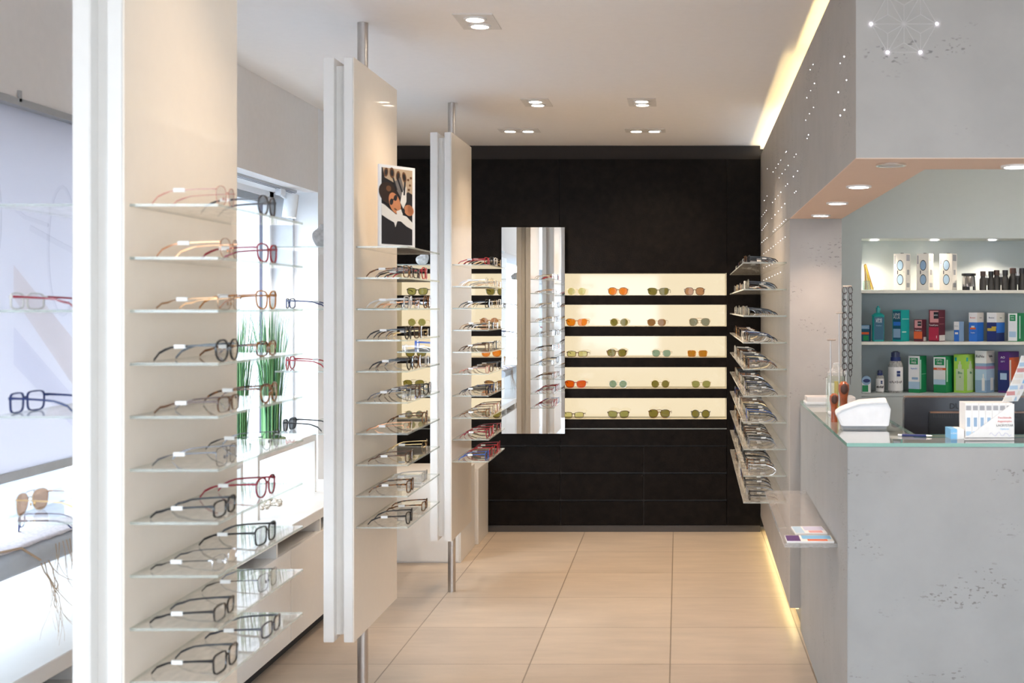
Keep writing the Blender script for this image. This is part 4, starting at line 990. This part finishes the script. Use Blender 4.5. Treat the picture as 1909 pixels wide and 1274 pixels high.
# lower shelf
Y=6.58; t = thing('lens_case_pack','small round blue and green lens case pack at the lower niche shelf end','lens case',(PX(1615,Y),Y,NZ[2]))
MB().box(-0.026,0.022,-0.015,0.015,0,0.055).build('box',ink('white'),t,bevel=0.001); MB().box(-0.024,0.008,-0.0156,-0.015,0.005,0.040).build('print',ink('green'),t)
cp = MB(); cp.M = Matrix.Rotation(PI/2,4,'X'); cp.prism([(-0.002+0.025*math.cos(2*PI*k/24),0.066+0.025*math.sin(2*PI*k/24)) for k in range(24)],0.004,0.016); cp.build('blister',ink('steel'),t)
cp = MB(); cp.M = Matrix.Rotation(PI/2,4,'X'); cp.prism([(-0.001+0.019*math.cos(2*PI*k/20),0.064+0.010*math.sin(2*PI*k/20)) for k in range(20)],0.016,0.0165); cp.build('emblem',ink('navy'),t)
def spray(px,w,py,lab):
    Y=6.58; t = thing('spray_bottle',lab,'spray bottle',(PX(px,Y),Y,NZ[2]),-0.15,'spray bottles')
    h = (VY-py)*Y/F+EYE-NZ[2]; r = w*Y/F/2
    MB().lathe([(r*0.97,0),(r,0.01),(r,h*0.66),(r*0.8,h*0.75),(r*0.5,h*0.78),(r*0.5,h*0.79)],24).build('bottle_body',glass('frosted_bottle',(0.75,0.74,0.72),haze=0.42,hazecol=(0.8,0.78,0.75)),t,smooth=True)
    MB().lathe([(r*1.02,h*0.05),(r*1.02,h*0.62)],24).build('label_wrap',mat('label_white',(0.82,0.80,0.79),0.5),t,smooth=True)
    MB().lathe([(r*0.68,h*0.76),(r*0.70,h*0.775),(r*0.66,h*0.86)],20).build('collar',ink('navy'),t,smooth=True)
    nz_ = MB(); nz_.lathe([(r*0.50,h*0.86),(r*0.48,h*0.98),(r*0.3,h),(0,h)],16)
    for k in range(10):
        a = 2*PI*k/10; nz_.tube([(r*0.53*math.cos(a),r*0.53*math.sin(a),h*0.865),(r*0.53*math.cos(a),r*0.53*math.sin(a),h*0.97)],r*0.07,6)
    nz_.build('pump_head',mat('ribbed_navy',(0.05,0.06,0.14),0.3),t,smooth=True)
    e = MB(); e.box(r*0.15,r*0.62,-r*1.06,-r*0.80,h*0.47,h*0.53,0); e.box(r*0.15,r*0.62,-r*1.06,-r*0.80,h*0.40,h*0.455,0); e.build('emblem',ink('navy'),t)
    fl = MB()
    for k in range(9):
        a = -PI/2-0.9+k*0.22; fl.box(-0.0016,0.0016,-0.0006,0.0006,-0.006-0.003*(k%2),0.001+0.002*(k%3)); 
        for q in range(len(fl.v)-8,len(fl.v)):
            x,y,z = fl.v[q]; fl.v[q] = (r*1.035*math.cos(a)-x*math.sin(a)+y*math.cos(a), r*1.035*math.sin(a)+x*math.cos(a)+y*math.sin(a), z+h*0.27)
    fl.build('pattern',ink('black'),t)
spray(1640.5,15,690,'small spray bottle with navy pump on the lower niche shelf')
spray(1669.5,27,655,'large spray bottle with navy pump on the lower niche shelf')
of = [(0,1,0.10,1,'white'),(0,1,0.10,0.30,'iceblue'),(0.10,0.85,0.77,0.95,'green'),(0.3,0.85,0.36,0.42,'steel'),(0,1,0,0.10,'green')]
carton(1696,1729,664,2,'green and white carton with plain front on lower niche shelf, beside the spray bottle','green',of,[(0.05,0.2,0.1,0.9,'mint'),(0.3,0.9,0.5,0.51,'mint')],[('f','OPTI-',0.0145,0.48,0.90,'white'),('f','FREE',0.0145,0.48,0.82,'white'),('f','RepleniSH',0.009,0.5,0.66,'blue')],0.62,0.62)
carton(1743,1780,664,2,'green and white carton with an orange ribbon on lower niche shelf','green',[(0,0.95,0.22,0.97,'white'),(0,0.95,0.22,0.36,'iceblue'),(0.10,0.85,0.75,0.93,'green'),(0,1,0.62,0.68,'orange')],[(0.05,0.2,0.3,0.9,'mint')],[('f','OPTI-',0.0145,0.48,0.88,'white'),('f','FREE',0.0145,0.48,0.80,'white'),('f','Express',0.010,0.5,0.65,'white')],0.62,0.62)
tt,w,d,h = carton(1781,1819,661,2,'lime green carton with pale bottle pictures on lower niche shelf','lime',[(0.18,0.86,0.06,0.62,'palelime'),(0.36,0.68,0.62,0.74,'palelime'),(0.44,0.60,0.74,0.82,'palelime'),(0.08,0.26,0.82,0.92,'teal')],[(0.18,0.86,0.06,0.62,'palelime'),(0.36,0.68,0.62,0.74,'palelime'),(0.44,0.60,0.74,0.82,'palelime'),(0.08,0.26,0.82,0.92,'teal')],[('f','Bio',0.020,0.55,0.52,'green'),('f','u',0.02,0.55,0.42,'green'),('s','Bio',0.018,0.55,0.52,'green')],0.56,0.70)
carton(1821,1856,654,2,'tall white to blue carton with mauve band on lower niche shelf','steel',[(0,1,0.70,1,'white'),(0,1,0.56,0.63,'mauve'),(0,1,0.30,0.56,'iceblue'),(0.60,0.85,0.05,0.35,'white'),(0.68,0.78,0.35,0.45,'white')],[(0,1,0.70,1,'cream'),(0,1,0.56,0.63,'mauve'),(0,1,0.30,0.56,'iceblue'),(0.5,0.85,0.05,0.35,'white')],[('f','ReNu',0.021,0.45,0.865,'black'),('s','ReNu',0.017,0.5,0.865,'black')],0.58,0.66)
carton(1864,1902,656,2,'violet and red carton with a white emblem at the end of lower niche shelf','violet',[(0,1,0.05,0.55,'navy'),(0.2,0.8,0.32,0.48,'iceblue')],[(0.02,1,0.30,0.86,'orange'),(0.05,0.2,0.1,0.8,'cream')],[('f','AO',0.017,0.45,0.86,'white'),('f','SEPT',0.012,0.45,0.76,'lav')],0.52,0.70)

# ------------------------------------------------------------------ window side: low cabinets, risers, plants, banner
XF = -1.68
def low_cabinet(y0,y1,lab,doors):
    t = thing('low_cabinet',lab,'cabinet',(0,0,0),0,'low cabinets under the window')
    MB().box(-2.245,XF,y0,y1,0.535,0.58).build('worktop',M_WHITE,t,bevel=0.002)
    MB().box(-2.24,XF-0.02,y0+.001,y1-.001,0.07,0.475).build('carcass',M_WHITE,t)
    MB().box(-2.24,XF-0.12,y0+.001,y1-.001,0.475,0.535).build('slot_back',M_DARKGAP,t)
    k = y0
    while k < y1-0.1:
        MB().box(XF-0.10,XF-0.004,k,k+0.018,0.475,0.535).build('slot_divider',M_WHITE,t); k += 0.62
    MB().box(XF-0.12,XF-0.004,y1-0.018,y1,0.475,0.535).build('slot_divider',M_WHITE,t)
    for a,b in doors: MB().box(XF-0.02,XF,a+0.002,b-0.002,0.075,0.475).build('door',M_WHITE,t,bevel=0.0015)
    MB().box(-2.2,XF-0.06,y0+0.02,y1-0.02,0,0.07).build('plinth',M_DARKGAP,t)
    for y in (y0+0.03,y1-0.06): MB().box(XF-0.045,XF-0.015,y,y+0.03,0,0.07).build('foot',M_STEEL,t)
low_cabinet(1.6,3.86,'long white low cabinet under the hanging banner',[(1.6,2.35),(2.35,3.1),(3.1,3.86)])
low_cabinet(3.88,7.28-0.55,'long white low cabinet behind the middle display panel',[(3.88,4.58),(4.58,5.30),(5.30,6.0),(6.0,6.73)])
t = thing('white_cube','white plinth cube on the floor behind the middle display panel','plinth',(0,0,0)); MB().box(-1.98,-1.30,7.30,7.80,0,0.53).build('body',M_WHITE,t,bevel=0.002); MB().box(-1.97,-1.31,7.294,7.30,0.01,0.50).build('door',M_WHITE,t)
t = thing('white_cube','low white plinth cube against the black cabinet, past the rear display panel','plinth',(0,0,0)); MB().box(-1.56,-1.286,7.86,8.26,0,0.488).build('body',M_WHITE,t,bevel=0.002); MB().box(-1.55,-1.296,7.855,7.86,0.01,0.47).build('door',M_WHITE,t)
t = thing('low_cabinet','short white cabinet section beside the white plinth cube','cabinet',(0,0,0),0,'low cabinets under the window')
MB().box(-1.985,XF,6.76,7.285,0.06,0.53).build('carcass',M_WHITE,t); MB().box(-1.98,XF-0.03,6.77,7.27,0,0.06).build('plinth',M_DARKGAP,t)
def riser(y0,y1,lab):
    t = thing('display_riser',lab,'riser',(0,0,0.58),0,'white risers in the window')
    MB().box(-2.20,-1.865,y0,y1,0.262,0.297).build('top_board',M_WHITE,t,bevel=0.001)
    for y in (y0,y1-0.03): MB().box(-2.20,-1.865,y,y+0.03,0,0.262).build('side_board',M_WHITE,t)
riser(5.42,6.30,'open white display riser on the low cabinet by the end wall')
riser(4.42,5.24,'open white display riser on the low cabinet behind the front display panel')
# solid riser dressed with pale cloth by the banner
t = thing('display_riser','open white riser dressed with pale cloth under the hanging banner','riser',(0,0,0.58),0,'white risers in the window')
MB().box(-2.20,-1.80,2.3,3.86,0.22,0.255).build('top_board',M_WHITE,t)
for y in (2.3,3.83): MB().box(-2.20,-1.80,y,y+0.03,0,0.22).build('side_board',M_WHITE,t)
cl = MB(); cl.rbox(-2.21,-1.785,2.29,3.87,0.215,0.285,0.03,0,5,'y'); cl.build('cushion',mat('grey_cushion',(0.55,0.60,0.66),0.8),t,smooth=True)
nc = MB(); gx,gy = 14,40
pts = []
for i in range(gx+1):
    for j in range(gy+1):
        x = -2.20+0.40*i/gx; y = 2.35+1.48*j/gy
        pts.append((x,y,0.5805+0.2855+0.0025*abs(math.sin(i*2.1+j*1.3))+0.003*rnd.random()))
nc.add(pts,[(i*(gy+1)+j,(i+1)*(gy+1)+j,(i+1)*(gy+1)+j+1,i*(gy+1)+j+1) for i in range(gx) for j in range(gy)])
nco = nc.build('net_cloth',mat('off_white_net',(0.78,0.74,0.76),0.9,noise=0.15,nscale=120,bump=0.5,bscale=300),None,smooth=True)
sm = nco.modifiers.new('solid','SOLIDIFY'); sm.thickness = 0.002; sm.offset = -1
tag(nco,'off white net cloth spread on the dressed riser under the banner','cloth')
# dried roots hanging over the riser's edge
rt = MB()
def branch(p,d,r,n,depth):
    pts=[Vector(p)]; d=Vector(d)
    for k in range(n):
        d = (d+Vector((rnd.uniform(-.35,.35)*0.5,rnd.uniform(-.45,.45),rnd.uniform(-.3,.2)))).normalized()
        pts.append(pts[-1]+d*0.03)
        if pts[-1].x < -1.778: pts[-1].x = -1.778
        if depth>0 and rnd.random()<0.75: branch(pts[-1],d+Vector((rnd.uniform(-.3,.5),rnd.uniform(-.9,.9),-0.5)),r*0.55,3,depth-1)
    rt.tube(pts,[r*(1-0.7*k/len(pts)) for k in range(len(pts))],5)
zc_ = 0.58+0.295
rt.tube([(-1.95,2.75,zc_),(-1.9,3.0,zc_),(-1.83,3.2,zc_),(-1.79,3.33,zc_-0.003),(-1.774,3.40,zc_-0.05)],[0.004,0.004,0.0035,0.0035,0.003],6)
for k in range(3): branch((-1.772,3.40+0.02*k,zc_-0.06),(0.05,0.35,-1),0.0022,4,2)
for k in range(5): branch((-1.772,3.48+0.02*k,zc_-0.02),(0.05,rnd.uniform(-.4,.4),-1),0.0013,3,1)
tag(rt.build('dried_root',mat('dry_root',(0.50,0.37,0.26),0.9),None,smooth=True),'pale dried root hanging over the edge of the dressed riser','root')
zr_ = 0.58+0.2905
put_glasses('round','gunmetal',(-1.93,3.30,zr_),1.9,'on net cloth of the dressed riser, under the banner','glasses on the riser',tagged=False)
put_glasses('square','navy',(-1.95,3.62,zr_),-1.2,'on net cloth of the dressed riser, behind the front panel','glasses on the riser',tagged=False)
# pebbles under the riser
gr = MB()
for k in range(46):
    a=rnd.uniform(0,2*PI); rr_=rnd.random()**0.6
    s_=rnd.uniform(0.007,0.014)
    gr.sphere((-1.97+0.07*rr_*math.cos(a),5.86+0.16*rr_*math.sin(a),0.58+s_*0.55),s_,6,0,(1,1.2,0.6))
tag(gr.build('gravel',mat('pale_pebble',(0.62,0.57,0.50),0.8,noise=0.2,nscale=80),None,smooth=True),'small heap of pale gravel under the open white riser','gravel',None,'stuff')
# ornamental grass
def grass_pot(x,y,lab,n=115,h=0.66,seed=1):
    r_ = random.Random(seed)
    t = thing('potted_grass',lab,'plant',(x,y,0.8772),0,'potted grasses on the risers')
    MB().lathe([(0.055,0),(0.062,0.008),(0.066,0.03),(0.060,0.034),(0.058,0.028),(0,0.026)],24).build('pot',mat('green_ceramic',(0.20,0.24,0.10),0.4),t,smooth=True)
    fo = MB()
    for k in range(n):
        a=r_.uniform(0,2*PI); rr_=0.048*r_.random()**0.5; bx_,by_=rr_*math.cos(a),rr_*math.sin(a)
        H=h*r_.uniform(0.72,1.0) if k%4 else h*r_.uniform(0.92,1.08); lean=r_.uniform(0.02,0.08) if k%5 else r_.uniform(0.08,0.17)
        la=a+r_.uniform(-.6,.6); w=r_.uniform(0.0022,0.0042)
        pv=[]
        for q in range(6):
            s_=q/5; cx_=bx_+lean*s_**2.2*math.cos(la); cy_=by_+lean*s_**2.2*math.sin(la); z_=0.028+H*s_-0.25*lean*s_**3
            ww=w*(1-s_**2*0.92); pa_=la+PI/2
            pv += [(cx_+ww*math.cos(pa_),cy_+ww*math.sin(pa_),z_),(cx_-ww*math.cos(pa_),cy_-ww*math.sin(pa_),z_),(cx_+0.5*ww*math.cos(la),cy_+0.5*ww*math.sin(la),z_)]
        fs=[]
        for q in range(5):
            for e in range(3): fs.append((q*3+e,q*3+(e+1)%3,(q+1)*3+(e+1)%3,(q+1)*3+e))
        fo.add(pv,fs,k%3)
    fo.build('foliage',[mat('grass_green',(0.09,0.24,0.08),0.5),mat('grass_light',(0.20,0.40,0.16),0.5),mat('grass_dark',(0.04,0.14,0.06),0.5)],t)
grass_pot(-1.93,5.80,'tall green potted grass on the riser by the end wall',seed=3)
grass_pot(-1.99,5.51,'tall green potted grass at the near end of the open riser, behind front panel shelves',seed=5)
# banner
def banner_mat(name, col):
    m, nt, N, L = nodes_of(name); b = N['Principled BSDF']; b.inputs['Roughness'].default_value = 0.7; b.inputs['Base Color'].default_value = tuple(col)+(1,)
    t = N.new('ShaderNodeBsdfTranslucent'); t.inputs['Color'].default_value = tuple(col)+(1,)
    nz = N.new('ShaderNodeTexNoise'); nz.inputs['Scale'].default_value = 3
    mr_ = N.new('ShaderNodeMapRange'); mr_.inputs['To Min'].default_value = 0.38; mr_.inputs['To Max'].default_value = 0.44
    L.new(nz.outputs['Fac'], mr_.inputs['Value'])
    mx = N.new('ShaderNodeMixShader'); L.new(mr_.outputs['Result'], mx.inputs['Fac']); L.new(b.outputs['BSDF'], mx.inputs[1]); L.new(t.outputs['BSDF'], mx.inputs[2])
    L.new(mx.outputs['Shader'], N['Material Output'].inputs['Surface'])
    return m
def film(name, col):
    m, nt, N, L = nodes_of(name); N.remove(N['Principled BSDF'])
    t = N.new('ShaderNodeBsdfTransparent'); t.inputs['Color'].default_value = tuple(col)+(1,)
    L.new(t.outputs['BSDF'], N['Material Output'].inputs['Surface']); return m
bn = thing('banner','large pale lavender banner with faint spectacles drawing hanging in the window','banner',(-2.02,0,0))
BY0,BY1,BZ0,BZ1 = 2.55,4.85,1.03,2.136
MB().box(-0.0015,0.0015,BY0,BY1,BZ0,BZ1).build('sheet',banner_mat('lavender_sheet',(0.80,0.79,0.83)),bn)
MB().box(-0.006,0.036,BY0,BY1,BZ1,BZ1+0.022).build('top_rail',M_GREYAL,bn); MB().box(-0.008,0.008,BY0,BY1,BZ0-0.028,BZ0).build('bottom_rail',mat('pale_rail',(0.50,0.50,0.50),0.4,metal=0.3),bn)
for y in (3.68,4.02,4.6): MB().box(0.0305,0.036,y,y+0.016,BZ1+0.012,2.182).build('clip',M_GREYAL,bn)
bp_ = MB()
def bpoly(pts,mi,x1=0.0022):
    n=len(pts); vs=[(0.001,y,z) for y,z in pts]+[(x1,y,z) for y,z in pts]
    bp_.add(vs,[tuple(range(n)),tuple(range(2*n-1,n-1,-1))]+[(i,(i+1)%n,n+(i+1)%n,n+i) for i in range(n)],mi)
def byz(px,py):
    Y = 2.06*F/(VX-px); return (Y, PZ(py,Y))
bpoly([byz(0,495),byz(131,655),byz(200,735),byz(200,830),byz(131,745),byz(0,555)],0); bpoly([byz(0,610),byz(131,760),byz(131,815),byz(0,680)],1)
for c in ((byz(92,468),0.21),(byz(-60,400),0.21)):
    (cy,cz),rr_=c
    bp_.tube([(0.0015,cy+0.8*rr_*0.55*math.cos(2*PI*k/28),cz+rr_*math.sin(2*PI*k/28)) for k in range(28)],0.006,6,2,closed=True,sy=1)
bp_.tube([(0.0015,)+byz(64,420),(0.0015,)+byz(20,405),(0.0015,)+byz(-10,380)],0.007,6,2)
bp_.tube([(0.0015,)+byz(30,425),(0.0015,)+byz(80,452),(0.0015,)+byz(131,478)],0.010,6,2)
bp_.build('print',[film('banner_beige',(0.955,0.925,0.90)),film('banner_grey',(0.94,0.94,0.96)),film('banner_line',(0.955,0.955,0.96))],bn)
# track and spotlight in the window soffit
tk = thing('track_light','white cylinder spotlight on a ceiling track in the window soffit','spotlight',(-2.09,6.50,2.16))
MB().box(-0.018,0.018,-1.9,0.14,-0.012,0).build('track',mat('track_grey',(0.45,0.46,0.48),0.4),tk); MB().box(-0.012,-0.008,-1.9,0.14,-0.0135,-0.012).build('track_groove',M_DARKGAP,tk); MB().box(0.008,0.012,-1.9,0.14,-0.0135,-0.012).build('track_groove',M_DARKGAP,tk)
MB().box(-0.016,0.016,-0.12,-0.04,-0.045,-0.012).build('adapter',M_PLASTW,tk,bevel=0.003)
MB().tube([(0,-0.08,-0.045),(0.01,-0.04,-0.055),(0.02,0,-0.055)],0.006,8).build('arm',M_PLASTW,tk)
cyl = MB(); cyl.M = Matrix.Translation((0.02,0,-0.155)) @ Matrix.Rotation(0.12,4,'Y')
cyl.lathe([(0.034,0.0),(0.037,0.002),(0.037,0.120),(0.034,0.125),(0,0.125)],24); cyl.build('lamp_housing',M_PLASTW,tk,smooth=True)
cyl = MB(); cyl.M = Matrix.Translation((0.02,0,-0.155)) @ Matrix.Rotation(0.12,4,'Y'); cyl.lathe([(0.0,-0.001),(0.034,-0.0005),(0.034,0.004)],24); cyl.build('lamp',M_BULBW,tk)
spot(-2.075,6.50,1.99,-2.03,6.5,0.5,14,(1.0,0.93,0.85),90,0.7)

# ------------------------------------------------------------------ street outside
struct('ground',MB().box(-40,-2.5,-30,60,-0.14,-0.10),mat('street_paving',(0.07,0.09,0.12),0.8,noise=0.15,nscale=8),'grey street paving outside')
bd = thing('building','pale town house across the street','building',(-9.5,0,-0.1))
MB().box(-4,0,2,44,0,11).build('facade',mat('render_white',(0.78,0.78,0.78),0.8),bd)
WB = mat('blue_pane',(0.09,0.125,0.16),0.6); FRM = mat('frame_pale',(0.10,0.13,0.17),0.6)
for y in (6,9.3,12.6,15.9,19.2,22.5,25.2,28.6,32,35.5):
    for z0,z1 in ((0.5,2.5),(4.4,6.2),(7.6,9.2)):
        f_ = MB().box(-0.02,0.06,y,y+1.7,z0,z1).build('window_frame',FRM,bd)
        for a in (0.08,0.90): MB().box(0.06,0.075,y+a,y+a+0.72,z0+0.08,z1-0.08).build('pane',WB,f_)
MB().box(0,0.12,2,44,3.2,3.75).build('cornice',FRM,bd)
sg = thing('shop_sign','white shop sign board with dark lettering across the street','sign',(-9.26,27.3,3.0))
MB().box(-0.06,0.06,-2.2,1.0,0.2,1.3).build('board',ink('white'),sg)
MB().tube([(0.065,-1.8+0.06*k,0.72+0.13*math.sin(k*1.9)*(1.0 if k%5 else 1.8)) for k in range(36)],0.022,6).build('script_mark',ink('black'),sg)
vs_ = thing('blade_sign','tall white vertical banner sign with grey letters across the street','sign',(-8.9,25.3,-0.1)); MB().box(-0.05,0.05,-0.45,0.45,0.0,4.6).build('board',ink('white'),vs_)
for k,ch in enumerate('ODO'): link_mesh('lettering',text_mesh(ch,0.42,ink('grey'),0.01),vs_,(0.06,0,3.4-0.6*k),(PI/2,0,PI/2))

# ------------------------------------------------------------------ light
w = bpy.data.worlds.new('world'); S.world = w; w.use_nodes = True
bg = w.node_tree.nodes['Background']; bg.inputs['Color'].default_value = (0.77,0.88,1.0,1); bg.inputs['Strength'].default_value = 6.0
def portal(loc,rot,sx,sy):
    l = bpy.data.lights.new('window_portal','AREA'); l.shape='RECTANGLE'; l.size=sx; l.size_y=sy; l.cycles.is_portal=True
    o = bpy.data.objects.new('window_portal',l); COL.objects.link(o); o.location=loc; o.rotation_euler=rot
portal((-1.15,YF-.12,1.3),(PI/2,0,0),1.7,1.6)
portal((-2.43,-2.0,1.33),(0,-PI/2,0),1.6,5.0)
portal((XR+.12,-2.5,1.35),(0,PI/2,0),1.7,4.2)
portal((-2.33,4.52,1.33),(0,-PI/2,0),1.6,4.4)
def area(loc,rot,sx,sy,watts,col):
    l = bpy.data.lights.new('strip','AREA'); l.shape='RECTANGLE'; l.size=sx; l.size_y=sy; l.energy=watts; l.color=col
    o = bpy.data.objects.new('strip',l); COL.objects.link(o); o.location=loc; o.rotation_euler=rot
YL=(1.0,0.76,0.34)
p=rframe(0.036,4.33,2.518); area(p,(PI,0,-TH),0.01,1.7,1.0,YL)
p=rframe(0.066,6.85,2.518); area(p,(PI,0,-TH),0.01,3.2,2.4,YL)
p=rframe(0.037,7.1,0.086); area(p,(0,0,-TH),0.01,2.5,0.7,YL)

S.view_settings.view_transform = 'Standard'; S.view_settings.look = 'None'; S.view_settings.gamma = 1.0; S.view_settings.use_curve_mapping = False
S.view_settings.exposure = 1.2
S.cycles.use_denoising = True
S.cycles.max_bounces = 10; S.cycles.diffuse_bounces = 5; S.cycles.glossy_bounces = 6; S.cycles.transmission_bounces = 8; S.cycles.transparent_max_bounces = 48
S.cycles.caustics_reflective = False; S.cycles.caustics_refractive = False
S.cycles.sample_clamp_indirect = 6.0
